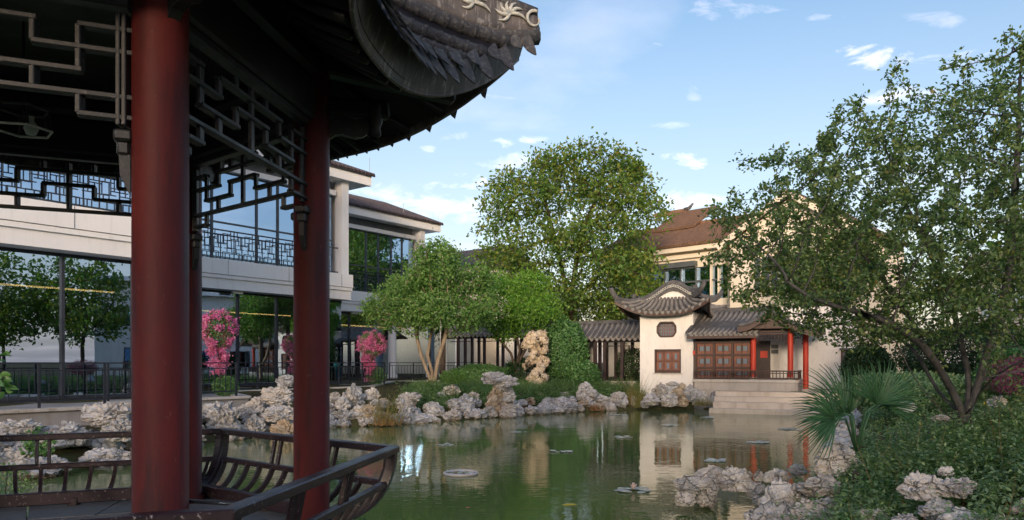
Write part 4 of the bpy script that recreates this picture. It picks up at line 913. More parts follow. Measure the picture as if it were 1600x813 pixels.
    hbox('rear_wall', hx(1180, vb_), hx(1339, vb_), vb_, vb_+.3, .6, 4.9, 'white', h)
    dz0, dz1 = FZ, hz(533, 3, vb_); d_ = hbox('door', hx(1180, vb_), hx(1204, vb_), vb_-.12, vb_-.02, dz0, dz1, 'wood', h); q = hl(hx(1194, vb_), vb_-.15, hz(554, 3, vb_))
    box('red_paper', q, (.34, .02, .34), 'red', d_, RZ)
    bw = hbox('small_window', hx(1204, vb_), hx(1217, vb_), vb_-.06, vb_+.05, hz(554, 4, vb_), hz(537, 4, vb_), 'ivory', h)
    for (y0, y1) in ((545, 539), (552.5, 546.5)): hbox('pane', hx(1205, vb_), hx(1216, vb_), vb_-.08, vb_-.055, hz(y0, 4, vb_), hz(y1, 4, vb_), 'louvre', bw)
    fr = hbox('narrow_door', hx(1314, vb_), hx(1327, vb_), vb_-.05, vb_+.02, hz(584, 7, vb_), hz(547, 7, vb_), 'hallwood', h); hbox('pane', hx(1317, vb_), hx(1324.5, vb_), vb_-.07, vb_-.045, hz(580, 7, vb_), hz(551, 7, vb_), 'louvre', fr)
    hbox('door_hood', hx(1312, vb_), hx(1329, vb_), vb_-.2, vb_, hz(547, 7, vb_), hz(544, 7, vb_), 'tile_dark', fr)
    hbox('upper_wall', hx(1100, 2.2), hx(1180, 2.2), 2.2, 2.5, 1.4, 4.7, 'white', h)
    hbox('terrace_paving', hx(1247, 1), hx(1345, 1), -.3, 3, .5, .89, 'step', h)
build_hall()
def corridor(u0, u1, v, z0, ze, zt, cols_x, label, ncol_rows, wall=True):
    c = empty('covered_corridor', hl((u0+u1)/2, v, z0), label, 'corridor')
    E0, E1, T0, T1 = hl(u0, v-.55, ze), hl(u1, v-.55, ze), hl(u0, v+1., zt), hl(u1, v+1., zt); B0, B1 = hl(u0, v+2.55, ze), hl(u1, v+2.55, ze)
    rf = ob('roof', mdata('roof', *ribbon([E0-Vector((0, 0, .04)), E1-Vector((0, 0, .04))], [T0-Vector((0, 0, .1)), T1-Vector((0, 0, .1))], .08), 'tile_dark'), c)
    ob('rear_roof', mdata('roof', *ribbon([T0-Vector((0, 0, .1)), T1-Vector((0, 0, .1))], [B0, B1], .08), 'tile'), c)
    tile_rows(rf, E0, E1, T0, T1, ncol_rows, 'tile', .08, .10); bar('ridge', T0+Vector((0, 0, .03)), T1+Vector((0, 0, .03)), .18, .16, 'tile_dark', rf)
    bar('eave_beam', hl(u0, v, ze-.1), hl(u1, v, ze-.1), .12, .22, 'wood', c)
    for x in cols_x:
        u = hx(x, v); q = hl(u, v); box('post', (q.x, q.y, (z0+ze)/2), (.17, .17, ze-z0), 'wood', c, RZ, .01); q = hl(u, v+2); box('post', (q.x, q.y, (z0+ze)/2), (.17, .17, ze-z0), 'wood', c, RZ, .01)
        bar('hanging_rail', hl(u-.6, v, ze-.4), hl(u+.6, v, ze-.4), .05, .05, 'wood', c)
    return c
c1 = corridor(hx(884, 2.6), -2.55, 1.6, .8, 3.45, 4.35, (897, 919, 930, 945, 972), 'tiled covered corridor with dark posts joining the left side of the white tower', 17)
hbox('seat_wall', hx(884, 1.6), hx(912, 1.6), 1.55, 1.85, .7, 1.45, 'plinth', c1); hbox('seat_wall', hx(925, 1.6), hx(995, 1.6), 1.4, 1.75, .6, 1.22, 'stone', c1)
hbox('back_wall', hx(880, 3.6), hx(930, 3.6), 3.6, 3.8, .7, 3.45, 'white', c1)
hbox('notice_board', hx(905, 3.2), hx(917, 3.2), 3.2, 3.3, 1.2, 3.0, 'amber', c1)
c2 = corridor(hx(708, 9), hx(872, 9), 8, 1.0, 4.0, 4.95, (716, 727, 757, 786, 815, 845), 'dark covered corridor seen through the trees between the round tree and the standing stone', 26)
for i in range(6):
    x0 = 712+i*26; a = hx(x0, 8); b_ = hx(x0+24, 8)
    bar('rail', hl(a, 8, 1.9), hl(b_, 8, 1.9), .06, .06, 'wood', c2)
    for j in range(8): q = a+(b_-a)*j/8; bar('rail_bar', hl(q, 8, 1.1), hl(q, 8, 1.9), .04, .04, 'wood', c2)

# ------------------------------------------------------------------ the tall cream building on the right
GB = R(44); EX = Vector((math.cos(GB), -math.sin(GB), 0)); EN = Vector((-math.sin(GB), -math.cos(GB), 0)); GO = Vector((10.76, 58, 0))
def gp(s, n=0, z=0): q = GO+EX*s+EN*n; return Vector((q.x, q.y, z))      # n positive = towards the garden
def gs(x, n=0): k_ = (x-800)/F; o_ = GO+EN*n; return (k_*o_.y-o_.x)/(EX.x-k_*EX.y)
GR = -GB
gb = empty('cream_building', gp(8, -3, 1), 'tall cream building with brown tiled roof rising behind the white tower', 'building')
def gbox(nm, s0, s1, n0, n1, z0, z1, mat, par=gb, bev=0.): return box(nm, gp((s0+s1)/2, (n0+n1)/2, (z0+z1)/2), (abs(s1-s0), abs(n1-n0), z1-z0), mat, par, GR, bev)
sw0, sw1 = gs(1014), gs(1162); zwt, zwb = 9.35, 6.9
gbox('wall', -4, sw0, -9, 0, .5, 10.5, 'cream'); gbox('wall', sw0, sw1, -9, 0, .5, zwb, 'cream'); gbox('wall', sw0, sw1, -9, 0, zwt, 10.5, 'cream'); gbox('wall', sw1, gs(1345), -9, 0.0, .5, 10.5, 'cream')
gbox('cornice', -4.4, gs(1350), -.1, .35, 10.05, 10.35, 'cream'); gbox('eave_fascia', -4.6, gs(1150), -.1, .9, 10.5, 10.85, 'cream')
gbox('window_head', sw0-.4, gs(1090), 0, .5, zwt+.05, zwt+.45, 'louvre')
gl_ = gbox('window_glass', sw0, sw1, -.35, -.3, zwb, zwt, 'glass_up')
for x in (1014.5, 1038, 1063, 1087, 1110, 1122, 1138, 1154): s = gs(x); gbox('mullion', s-.07, s+.07, -.3, -.05, zwb, zwt, 'cream' if x > 1100 else 'louvre', gl_)
gbox('transom', sw0, sw1, -.28, -.1, 8.25, 8.37, 'louvre', gl_)
gbox('room_back', sw0, sw1, -3, -2.8, zwb, zwt, 'inner', gb)
rt = gs(1130)
def groof(s0, s1, n0, z0, n1, z1, nrow, nm='roof'):
    rf = ob(nm, mdata('roof', *ribbon([gp(s0, n0, z0), gp(s1, n0, z0)], [gp(s0, n1, z1), gp(s1, n1, z1)], .1), 'tile_brown'), gb); mb = MB()
    for i in range(nrow):
        s = s0+(s1-s0)*(i+.5)/nrow; mb.add(*tube([gp(s, n0, z0+.08), gp(s, n1, z1+.08)], .1, 6))
    r_ = mb.obj('tile_rows', 'tile_brown', rf); r_['kind'] = 'stuff'; return rf
r1 = groof(-5, gs(1160), 1.1, 10.9, -4.5, 13.4, 60); groof(-5, gs(1160), -10, 10.9, -4.5, 13.4, 60, 'rear_roof')
bar('ridge', gp(-5, -4.5, 13.55), gp(gs(1160), -4.5, 13.55), .3, .35, 'tile_brown', r1)
# cross gable with upturned ridge
r3 = groof(gs(1018, -3), gs(1082, -3), -3.2, 13.1, -7, 15.2, 22, 'upper_roof'); bar('ridge', gp(gs(1024, -7), -7, 15.35), gp(gs(1074, -7), -7, 15.35), .3, .4, 'tile_brown', r3)
ob('ridge_end', mdata('re', *tube([gp(gs(1070, -7), -7, 15.45), gp(gs(1077, -7), -7, 15.55), gp(gs(1083, -7), -7, 15.9)], [.2, .16, .08], 8), 'tile_dark', True), r3)
# front gable block to the right
g0, g1, g2 = gs(1128, 2.5), gs(1236, 2.5), gs(1352, 2.5); ze = 10.3; za = 2.2+(HY-300)/F*gp(g1, 2.5).y
V = [gp(g0+.6, 2.5, .5), gp(g2-.6, 2.5, .5), gp(g2-.6, 2.5, ze), gp(g1, 2.5, za-.3), gp(g0+.6, 2.5, ze)]; n = 5; V += [q-EN*8 for q in V]
ob('gable_wall', mdata('gw', V, [tuple(range(n)), tuple(range(2*n-1, n-1, -1))]+[(i, n+i, n+(i+1) % n, (i+1) % n) for i in range(n)], 'cream'), gb)
for sg in (g0, g2):
    rf = ob('gable_roof', mdata('gr', *ribbon([gp(sg, 3.1, ze-.1), gp(g1, 3.1, za)], [gp(sg, -6, ze-.1), gp(g1, -6, za)], .22), 'tile_brown'), gb)
    bar('bargeboard', gp(sg, 3.15, ze-.25), gp(g1, 3.15, za-.15), .1, .4, 'cream', rf)
gbox('gable_window', gs(1180, 2.5), gs(1215, 2.5), 2.5, 2.56, 7.0, 9.2, 'louvre')
for x in (1190, 1205): s = gs(x, 2.5); gbox('window_bar', s-.05, s+.05, 2.55, 2.62, 7.0, 9.2, 'cream')

# white guest wing that closes the garden on the right (seen through the tree and in the restaurant glass)
gw = empty('guest_wing', (31, 30, .8), 'white guest wing with rows of dark windows glimpsed at the far right of the garden', 'building')
GWR = R(-8)
def wbox(nm, u0, u1, n0, n1, z0, z1, mat, par=gw):
    cx_, cy_ = 27.5, 30; u = (u0+u1)/2; n = (n0+n1)/2; return box(nm, (cx_+n*math.cos(GWR)-u*math.sin(GWR), cy_+n*math.sin(GWR)+u*math.cos(GWR), (z0+z1)/2), (abs(n1-n0), abs(u1-u0), z1-z0), mat, par, GWR)
wbox('wall', -17, 17, 0, 8, .3, 8.6, 'white'); wbox('eave', -17.5, 17.5, -.8, 8, 8.6, 8.95, 'render')
for r_ in range(2):
    for i in range(9):
        u = -15+i*3.7; w = wbox('window', u, u+1.9, -.03, .1, 1.7+r_*3.3, 3.3+r_*3.3, 'frame'); wbox('pane', u+.08, u+.9, -.06, -.035, 1.78+r_*3.3, 3.22+r_*3.3, 'glass_up', w); wbox('pane', u+1.0, u+1.82, -.06, -.035, 1.78+r_*3.3, 3.22+r_*3.3, 'glass_up', w)
        wbox('sill', u-.1, u+2, -.15, 0, 1.6+r_*3.3, 1.68+r_*3.3, 'render', w)

# off-frame wing added to keep low sun off near garden; shows in the glass
rw = empty('sun_blocker_wing', (-14, -78, .4), 'long white three-storey wing added out of view behind the camera to block low sun', 'building')
box('wall', (-14, -78, 7.1), (130, 8, 13.4), 'white', rw); box('eave', (-14, -78, 14.0), (132, 9.4, .4), 'render', rw)
for r_ in range(3):
    for i in range(24):
        x_ = -74+i*5.2; w = box('window', (x_, -73.98, 3.0+r_*4.1), (2.6, .12, 2.0), 'frame', rw); box('pane', (x_-.64, -73.9, 3.0+r_*4.1), (1.18, .04, 1.8), 'glass_up', w); box('pane', (x_+.64, -73.9, 3.0+r_*4.1), (1.18, .04, 1.8), 'glass_up', w)

# ------------------------------------------------------------------ rocks
def rock_mesh(name, seed, sub, mat, strat=.05, rough_=1.):
    bm = bmesh.new(); bmesh.ops.create_icosphere(bm, subdivisions=sub, radius=1); off = Vector((seed*7.3, seed*3.1, seed*5.7))
    r0 = random.Random(seed); planes = [(Vector((r0.uniform(-1, 1), r0.uniform(-1, 1), r0.uniform(-.6, 1))).normalized(), r0.uniform(.55, .85)) for _ in range(7)]
    for v in bm.verts:
        p = v.co.normalized()
        d, _pts = noise.voronoi(p*1.5+off)
        n1 = noise.noise(p*1.2+off*2)
        rr = .92+.30*n1*rough_
        q = p*rr
        for pl, dd in planes:
            e = q.dot(pl)-dd
            if e > 0: q -= pl*e*.88
        e1 = noise.noise(q*3.1+off); e2 = noise.noise(q*7.5+off); e3 = noise.noise(q*16+off)
        crack = math.exp(-((d[1]-d[0])*9)**2)
        dd, _p2 = noise.voronoi(q*3.4+off*1.3); pit = math.exp(-((dd[1]-dd[0])*10)**2)
        q += p*(.14*e1+.06*e2+.028*e3-.17*crack*rough_-.12*pit)
        q += p*strat*math.sin(q.z*13+3*e1+seed)*.6
        if q.z < -.55: q.z = -.55+(q.z+.55)*.3
        v.co = q
    me = bpy.data.meshes.new(name); bm.to_mesh(me); bm.free(); me.polygons.foreach_set('use_smooth', [True]*len(me.polygons)); me.materials.append(M[mat]); me.update()
    try: me.set_sharp_from_angle(angle=R(38))
    except Exception: pass
    return me
RK = [rock_mesh('rock', 3+i, 4, 'rock' if i % 3 else 'rock_blue', .05 if i % 2 else .09) for i in range(9)]
RKW = [rock_mesh('rock', 40+i, 4, 'rock_warm', .08) for i in range(3)]
RKB = [rock_mesh('rock', 60+i, 5, 'rock' if i % 2 else 'rock_blue', .05) for i in range(6)]
def rock(loc, s, rz, me, label, group=None, rx=0, ry=0, name='rock', parent=None, nm2=None):
    m4 = Matrix.Translation(loc) @ Matrix.Rotation(rz, 4, 'Z') @ Matrix.Rotation(rx, 4, 'X') @ Matrix.Rotation(ry, 4, 'Y') @ Matrix.Diagonal((s[0], s[1], s[2], 1))
    o = ob(name, me, parent, m4)
    if parent is None: tag(o, label, 'rock', group)
    return o
def prock(x0, x1, y0, y1, Y, label, k_=None, group=None, depth=.8, big=False, warm=False, lift=0., rz=None, parent=None, name='rock'):
    # a rock whose silhouette fills the image box x0..x1, y0..y1 at distance Y
    c = P((x0+x1)/2, (y0+y1)/2, Y); sx = (x1-x0)/2*Y/F/.93; sz = (y1-y0)/2*Y/F/.78
    c.z -= sz*.12
    L_ = RKW if warm else RKB if big else RK; me = L_[(k_ if k_ is not None else rnd.randrange(99)) % len(L_)]
    return rock(c, (sx, max(sx, sz)*depth, sz), rnd.uniform(-.3, .3) if rz is None else rz, me, label, group, parent=parent, name=name)
LB = 'weathered grey limestone boulder in the waterside rockery'
ORD = 'first second third fourth fifth sixth seventh eighth ninth tenth eleventh twelfth thirteenth fourteenth fifteenth sixteenth seventeenth eighteenth nineteenth twentieth'.split()
SH = {}
def shore(pts, steps, tiers, label, group, smin, smax, zmax):
    for i in range(len(pts)-1):
        a = Vector(pts[i]+(0,)); b = Vector(pts[i+1]+(0,)); L_ = (b-a).length; n = max(1, int(L_/steps)); d = (b-a)/L_; nrm = Vector((-d.y, d.x, 0))
        if nrm.y < 0 and abs(nrm.y) > .1: nrm = -nrm
        if abs(nrm.y) <= .1 and nrm.x > 0: nrm = -nrm
        for j in range(n):
            for t in range(tiers):
                if t and rnd.random() < .22: continue
                s = rnd.uniform(smin, smax)*(1-.12*t); q = a+d*((j+rnd.uniform(.1, .9))*L_/n)+nrm*(.12+t*rnd.uniform(.35, .5)*smax*1.1-.1)
                zz = .08+t*zmax/max(1, tiers)*rnd.uniform(.8, 1.1); sh = rnd.uniform(.5, .85)
                o_ = rock((q.x, q.y, zz+s*.1), (s*rnd.uniform(.85, 1.25), s*.85, s*sh), rnd.uniform(0, 6.28), RKW[rnd.randrange(3)] if rnd.random() < .07 else RK[rnd.randrange(9)], label, group, rnd.uniform(-.25, .25), rnd.uniform(-.25, .25)); SH.setdefault((label, group, t), []).append(o_)
shore([(-13.2, 11.5), (-12.6, 13.4), (-9.9, 15.7)], .8, 2, 'grey-white limestone rock in the bank under the pale terrace wall at the left', 'bank rocks under the left terrace wall', .5, .85, .7)
shore([(-9.6, 16.2), (-8.9, 18.3), (-8.2, 20.2)], .75, 3, 'weathered grey boulder banked between the pavilion rail and the terrace fence', 'boulders beyond the pavilion rail', .45, .75, .95)
shore([(-8.1, 20.8), (-7.1, 24.0)], .65, 3, 'grey limestone boulder in the high pile beside the red corner column', 'boulders of the high pile', .45, .75, 1.05)
shore([(-7.0, 24.3), (-4.7, 25.6), (-3.6, 26.4)], .42, 3, 'grey creviced rock in the pile below the smaller bougainvillea fence', 'rocks below the smaller bougainvillea fence', .36, .6, .9)
shore([(-3.6, 26.4), (-2.6, 27.4), (-.9, 29.3)], .5, 3, 'grey-white shoreline rock in front of the round tree', 'shoreline rocks before the round tree', .34, .58, .75)
shore([(-.2, 29.8), (2.9, 32.4), (4.6, 33.3)], .5, 3, 'low grey rock along the far shore before the green bank', 'low rocks along the far shore', .32, .56, .6)
shore([(13.2, 28.4), (10.1, 22), (7.8, 17.2)], .9, 1, 'grey rock on the right shore behind the palm', 'rocks of the right shore', .35, .6, .4)
for (l_, g_, t_), os_ in SH.items():
    os_.sort(key=lambda o: o.location.x/o.location.y); tw = ('at the waterline', 'in the second row up', 'in the top row')[t_]
    pl_ = {'bank rocks under': 'under the left terrace wall', 'boulders beyond': 'beyond the left bench rail', 'boulders of': 'beside the corner column', 'rocks below': 'below the smaller bougainvillea', 'shoreline rocks': 'before the round tree', 'low rocks': 'before the green bank', 'rocks of': 'behind the palm'}[' '.join(g_.split()[:2 if not g_.startswith('bank') else 3])]
    for i, o in enumerate(os_): o['label'] = f'grey rock {tw}, {ORD[min(i, 19)]} from left, {pl_}'
# recognisable single rocks
S1 = 'large pale overhanging boulder against the terrace wall behind the pavilion rail'
prock(128, 212, 624, 668, 17.0, S1, 1, big=True); prock(160, 215, 655, 690, 16.7, 'dark hollow-faced boulder under the large overhanging boulder', 2, big=True, warm=False)
prock(55, 140, 660, 700, 16.2, 'low flat grey boulder left of the large overhanging boulder', 3, big=True)
prock(-10, 62, 652, 690, 15.8, 'pale jagged rock at the left edge of the photo under the terrace wall', 0, big=True)
prock(20, 110, 712, 748, 14.2, 'grey rock seen between the left bench balusters', 4, big=True); prock(120, 205, 700, 728, 15.2, 'long grey rock above the left bench rail near the column', 5, big=True)
prock(322, 372, 622, 690, 21.0, 'tall pale furrowed boulder right of the nearest red column', 0, big=True)
prock(372, 420, 650, 694, 21.5, 'smooth grey boulder with a pointed top at the pond edge', 2, big=True); prock(384, 412, 623, 648, 22.3, 'small white boulder on top of the pile beyond the bench', 3, big=True)
prock(406, 462, 600, 634, 22.6, 'broad pale boulder leaning against the red corner column', 1, big=True); prock(430, 462, 585, 606, 23.4, 'pair of small rounded stones crowning the high pile', 4, big=True)
prock(405, 470, 632, 660, 22.0, 'large boulder with a dark hollow beside the red corner column', 5, big=True); prock(424, 468, 655, 690, 21.6, 'tan stained boulder at the waterline beside the red corner column', 1, warm=True)
prock(533, 570, 602, 640, 26.2, 'bulky grey boulder below the smaller bougainvillea', 2, big=True); prock(567, 594, 606, 626, 26.8, 'squared grey boulder right of the bulky boulder', 3, big=True)
prock(512, 532, 612, 630, 26.0, 'rounded grey stone beside the red corner column base', 4, big=True); prock(570, 596, 638, 664, 25.6, 'white cracked boulder at the waterline left of the reeds', 5, big=True)
prock(620, 660, 611, 632, 27.2, 'smooth domed cap rock over the tan water-worn boulder', 0, big=True); prock(624, 656, 628, 655, 27.0, 'tan water-worn boulder under the domed cap rock', 0, warm=True)
prock(690, 720, 601, 619, 31.0, 'pale wedge-shaped rock beside the small sapling', 3, big=True); prock(676, 696, 612, 624, 30.4, 'small grey stone in front of the round tree roots', 4, big=True)
prock(729, 749, 612, 626, 30.8, 'small pointed rock left of the mushroom-shaped stone stack', 5, big=True); prock(836, 852, 611, 627, 33.6, 'small tan rock in the grass right of the mushroom-shaped stack', 2, warm=True)
prock(874, 890, 611, 622, 34.0, 'small pale rock half hidden in the far grass', 1, big=True)
prock(857, 903, 621, 641, 32.6, 'long flat grey rock on the far shore', 2, big=True); prock(844, 863, 621, 634, 32.8, 'rounded grey rock left of the long flat rock', 3, big=True)
prock(948, 982, 611, 640, 34.0, 'layered grey rock with a flat top right of the slim stone stack', 4, big=True); prock(984, 994, 618, 638, 34.4, 'narrow upright rock beside the reeds at the tower', 5, big=True)
def stack(name, x, Y, label, parts):
    e = empty(name, P(x, 655, Y), label, 'rockery')
    for i, (x0, x1, y0, y1, dy, warm) in enumerate(parts): prock(x0, x1, y0, y1, Y+dy, None, i, big=not warm, warm=warm, parent=e, name='stone', depth=.75)
stack('stacked_rock', 778, 29.6, 'mushroom-shaped stack of limestone slabs at the pond edge', [(755, 800, 617, 654, 0, True), (782, 808, 628, 652, -.3, False), (760, 790, 600, 632, .1, True), (778, 806, 604, 630, .2, False), (750, 790, 584, 601, -.1, False), (766, 809, 585, 606, 0, False), (754, 786, 580, 592, .1, False), (778, 808, 636, 655, -.5, False), (772, 800, 596, 611, 0, False)])
stack('stacked_rock', 914, 33.2, 'slim stack of pale rocks beside the far grass bank', [(903, 930, 622, 644, 0, False), (898, 924, 607, 626, 0, False), (915, 935, 608, 620, -.1, False), (903, 925, 597, 612, 0, False), (905, 930, 615, 632, .1, True)])
rk = [(1004, 1034, 614, 634), (1030, 1060, 612, 636), (1015, 1048, 599, 620), (1040, 1062, 595, 604), (1046, 1075, 606, 628), (1056, 1080, 620, 636), (1066, 1092, 600, 620), (1078, 1106, 608, 634), (1108, 1126, 610, 622), (1104, 1122, 618, 634), (1118, 1136, 617, 630), (1112, 1135, 626, 636), (1084, 1096, 618, 632), (1060, 1072, 598, 610), (1000, 1016, 622, 638)]
LBS = ['flat grey rock at the left foot of the tower rockery', 'pale rock at the waterline of the tower rockery', 'domed white rock high on the left of the tower rockery', 'flat dark cap slab on top of the tower rockery', 'tan rock in the middle of the tower rockery', 'brown-stained rock low in the tower rockery', 'pale peaked rock at the right top of the tower rockery',
       'large grey rock at the right of the tower rockery', 'dark small boulder on the steps end of the rockery', 'rounded grey rock beside the hall steps', 'small pale boulder nearest the hall steps', 'flat waterline rock below the hall steps', 'narrow rock wedged right of the rockery middle', 'small stone under the dark cap slab', 'small rock at the reeds end of the tower rockery']
for i, (b_, l_) in enumerate(zip(rk, LBS)): prock(*b_, 33.6+.25*(i % 3)-(.3 if b_[3] > 630 else -.2), l_, i, big=(i % 3 > 0), warm=(i in (4, 5, 13)))
# near right shore with the arch
fr = [(1054, 1104, 741, 772, 10.9, 'rounded grey boulder capping the left foot of the arched rock'), (1052, 1088, 764, 791, 10.8, 'square tan-grey boulder in the water at the left foot of the arch'), (1085, 1122, 762, 792, 11.0, 'tall cracked boulder under the arch, left side'),
      (1082, 1136, 728, 752, 11.2, 'sloping pale rock on the left shoulder of the arch'), (1100, 1122, 741, 775, 10.9, 'small creased boulder set into the arch'), (1118, 1180, 729, 768, 11.0, 'broad grey rock bridging the arch'), (1165, 1193, 751, 778, 10.9, 'dark rounded boulder holding the right end of the arch'), (1174, 1194, 772, 790, 10.8, 'small tan stone under the right end of the arch'),
      (1176, 1194, 735, 752, 11.2, 'small angular stone right of the arch top'), (1188, 1234, 733, 754, 11.4, 'flat grey slab between the arch and the shrubs'), (1226, 1262, 725, 744, 11.6, 'pale low rock at the edge of the shrubs'),
      (1186, 1262, 750, 812, 9.3, 'large furrowed white boulder in the right foreground'), (1166, 1240, 785, 840, 8.8, 'pale boulder cut by the bottom edge beside the arch'), (1222, 1330, 768, 850, 8.6, 'big blue-grey craggy boulder at the bottom of the photo'), (1240, 1320, 742, 775, 9.0, 'flat-topped grey rock behind the craggy boulder'),
      (1270, 1340, 692, 745, 9.9, 'tall blue-grey boulder among the shrub leaves'), (1278, 1312, 652, 668, 13.5, 'small pale rock at the pond edge under the palm'), (1405, 1476, 738, 782, 7.3, 'dome-shaped grey boulder in the foreground shrubs'), (1464, 1522, 744, 778, 7.2, 'round grey boulder beside the dome-shaped boulder'), (1463, 1490, 727, 744, 7.4, 'small pointed rock behind the round boulder'),
      (1430, 1500, 780, 812, 7.0, 'flat grey ledge rock under the dome-shaped boulder'), (1450, 1545, 795, 850, 6.7, 'dark brown-grey rock at the bottom edge of the shrubs'), (1572, 1640, 778, 815, 6.8, 'grey slab rock at the bottom right corner'), (1545, 1600, 805, 840, 6.5, 'small pale rock at the bottom edge near the right corner'),
      (1545, 1568, 615, 648, 16.5, 'upright white stone behind the tree trunk'), (1520, 1550, 644, 664, 14.5, 'low pale rock right of the tree trunk'), (1556, 1612, 655, 680, 13.0, 'blue-grey rock at the right edge behind the low branch'), (1395, 1430, 625, 645, 17.0, 'white craggy rock between the palm and the tree'), (1455, 1485, 648, 660, 14.5, 'small pale rock left of the tree trunk'), (1345, 1375, 590, 610, 22, 'pale rock glimpsed above the palm fans'),
      (1395, 1430, 800, 835, 7.0, 'small brown rock under the shrubs at the bottom edge'), (1330, 1390, 790, 830, 7.6, 'dark mossy rock low in the shrubs right of the craggy boulder')]
for i, (x0, x1, y0, y1, Y, l_) in enumerate(fr): prock(x0, x1, y0, y1, Y, l_, i, big=True, warm=False)
# tall standing lake stone: blobs fused by a voxel remesh, then eroded
def taihu():
    x0, Y = 836, 36.5; k_ = Y/F; bm = bmesh.new()
    def P2(x, y, dy=0): return P(x, y, Y+dy)
    parts = [(832, 530, 12, 14), (845, 524, 9, 9), (850, 532, 8, 8), (824, 538, 9, 9), (838, 548, 12, 12), (850, 545, 7, 9), (843, 562, 9, 10), (828, 566, 8, 8), (821, 572, 6, 6), (833, 556, 8, 7), (845, 574, 8, 8), (838, 586, 11, 10), (848, 590, 9, 8), (830, 592, 9, 7), (840, 600, 14, 10), (854, 566, 5, 9), (846, 519, 4, 5)]
    base = P2(x0, 603)
    for i, (x, y, rx_, rz_) in enumerate(parts):
        r_ = bmesh.ops.create_icosphere(bm, subdivisions=3, radius=1); c = P2(x, y, rnd.uniform(-.25, .25))-base
        for v in r_['verts']: v.co = Vector((v.co.x*rx_*k_, v.co.y*rx_*k_*.9, v.co.z*rz_*k_))+c
    me = bpy.data.meshes.new('standing_stone'); bm.to_mesh(me); bm.free(); o = bpy.data.objects.new('tmp', me); C.objects.link(o)
    md = o.modifiers.new('r', 'REMESH'); md.mode = 'VOXEL'; md.voxel_size = .035
    dg = bpy.context.evaluated_depsgraph_get(); me2 = bpy.data.meshes.new_from_object(o.evaluated_get(dg)); bpy.data.objects.remove(o)
    for v in me2.vertices:
        p = v.co.copy(); nn = v.normal; d, _ = noise.voronoi(p*3.2); e = noise.noise(p*4.5); e2 = noise.noise(p*11)
        v.co = p+nn*(-.16*math.exp(-(d[0]*3.4)**2)+.07*e+.035*e2-.06*math.exp(-((d[1]-d[0])*8)**2))
    me2.materials.clear(); me2.materials.append(M['taihu']); me2.polygons.foreach_set('use_smooth', [True]*len(me2.polygons))
    o = ob('standing_stone', me2, None, Matrix.Translation(base)); tag(o, 'tall pale eroded lake stone standing upright before the glossy bush', 'rock')
taihu()

# ------------------------------------------------------------------ plants
def leaf_arrays(Pn, A, Nn, l, w, six=True, fold=.18, droop=.12):
    A = A/np.linalg.norm(A, axis=1, keepdims=True); Nn = Nn-(Nn*A).sum(1, keepdims=True)*A; Nn = Nn/(np.linalg.norm(Nn, axis=1, keepdims=True)+1e-9); S = np.cross(A, Nn)
    l = np.asarray(l).reshape(-1, 1)*np.ones((len(Pn), 1)); w = np.asarray(w).reshape(-1, 1)*np.ones((len(Pn), 1)); n = len(Pn)
    if six:
        b = Pn; tip = Pn+A*l-Nn*l*droop; 
        l1 = Pn+A*l*.32+S*w*.5+Nn*w*fold; l2 = Pn+A*l*.68+S*w*.42+Nn*(w*fold-l*droop*.4); r1 = Pn+A*l*.32-S*w*.5+Nn*w*fold; r2 = Pn+A*l*.68-S*w*.42+Nn*(w*fold-l*droop*.4)
        V = np.stack([b, l1, l2, tip, r2, r1], 1).reshape(-1, 3); i = np.arange(n)[:, None]*6; Fq = np.concatenate([i+np.array([[0, 3, 2, 1]]), i+np.array([[0, 5, 4, 3]])], 0)
    else:
        V = np.stack([Pn, Pn+A*l*.5+S*w*.5+Nn*w*fold, Pn+A*l-Nn*l*droop, Pn+A*l*.5-S*w*.5+Nn*w*fold], 1).reshape(-1, 3); i = np.arange(n)[:, None]*4; Fq = i+np.array([[0, 3, 2, 1]])
    return V, Fq
def leaves_obj(name, Pn, A, Nn, l, w, mat, parent=None, six=True, kind='stuff', fold=.18, droop=.12):
    V, Fq = leaf_arrays(Pn, A, Nn, l, w, six, fold, droop); o = ob(name, npmesh(name, V, Fq, mat), parent)
    if kind: o['kind'] = kind
    return o
def blades_obj(name, Pn, A, Nn, l, w, mat, parent=None, kind='stuff', droop=.25):
    A = A/np.linalg.norm(A, axis=1, keepdims=True); Nn = Nn-(Nn*A).sum(1, keepdims=True)*A; Nn = Nn/(np.linalg.norm(Nn, axis=1, keepdims=True)+1e-9); S = np.cross(A, Nn); n = len(Pn); l = np.asarray(l).reshape(-1, 1)*np.ones((n, 1)); R_ = []
    for j in range(5):
        t = j/4; c = Pn+A*l*t-Nn*l*droop*t*t; ww = w*(1-t*.85)*.5; R_ += [c-S*ww, c+S*ww]
    V = np.stack(R_, 1).reshape(-1, 3); i = np.arange(n)[:, None]*10; Fq = np.concatenate([i+np.array([[2*j, 2*j+1, 2*j+3, 2*j+2]]) for j in range(4)], 0); o = ob(name, npmesh(name, V, Fq, mat), parent)
    if kind: o['kind'] = kind
    return o
def unit(n): v = rng.normal(size=(n, 3)); return v/np.linalg.norm(v, axis=1, keepdims=True)
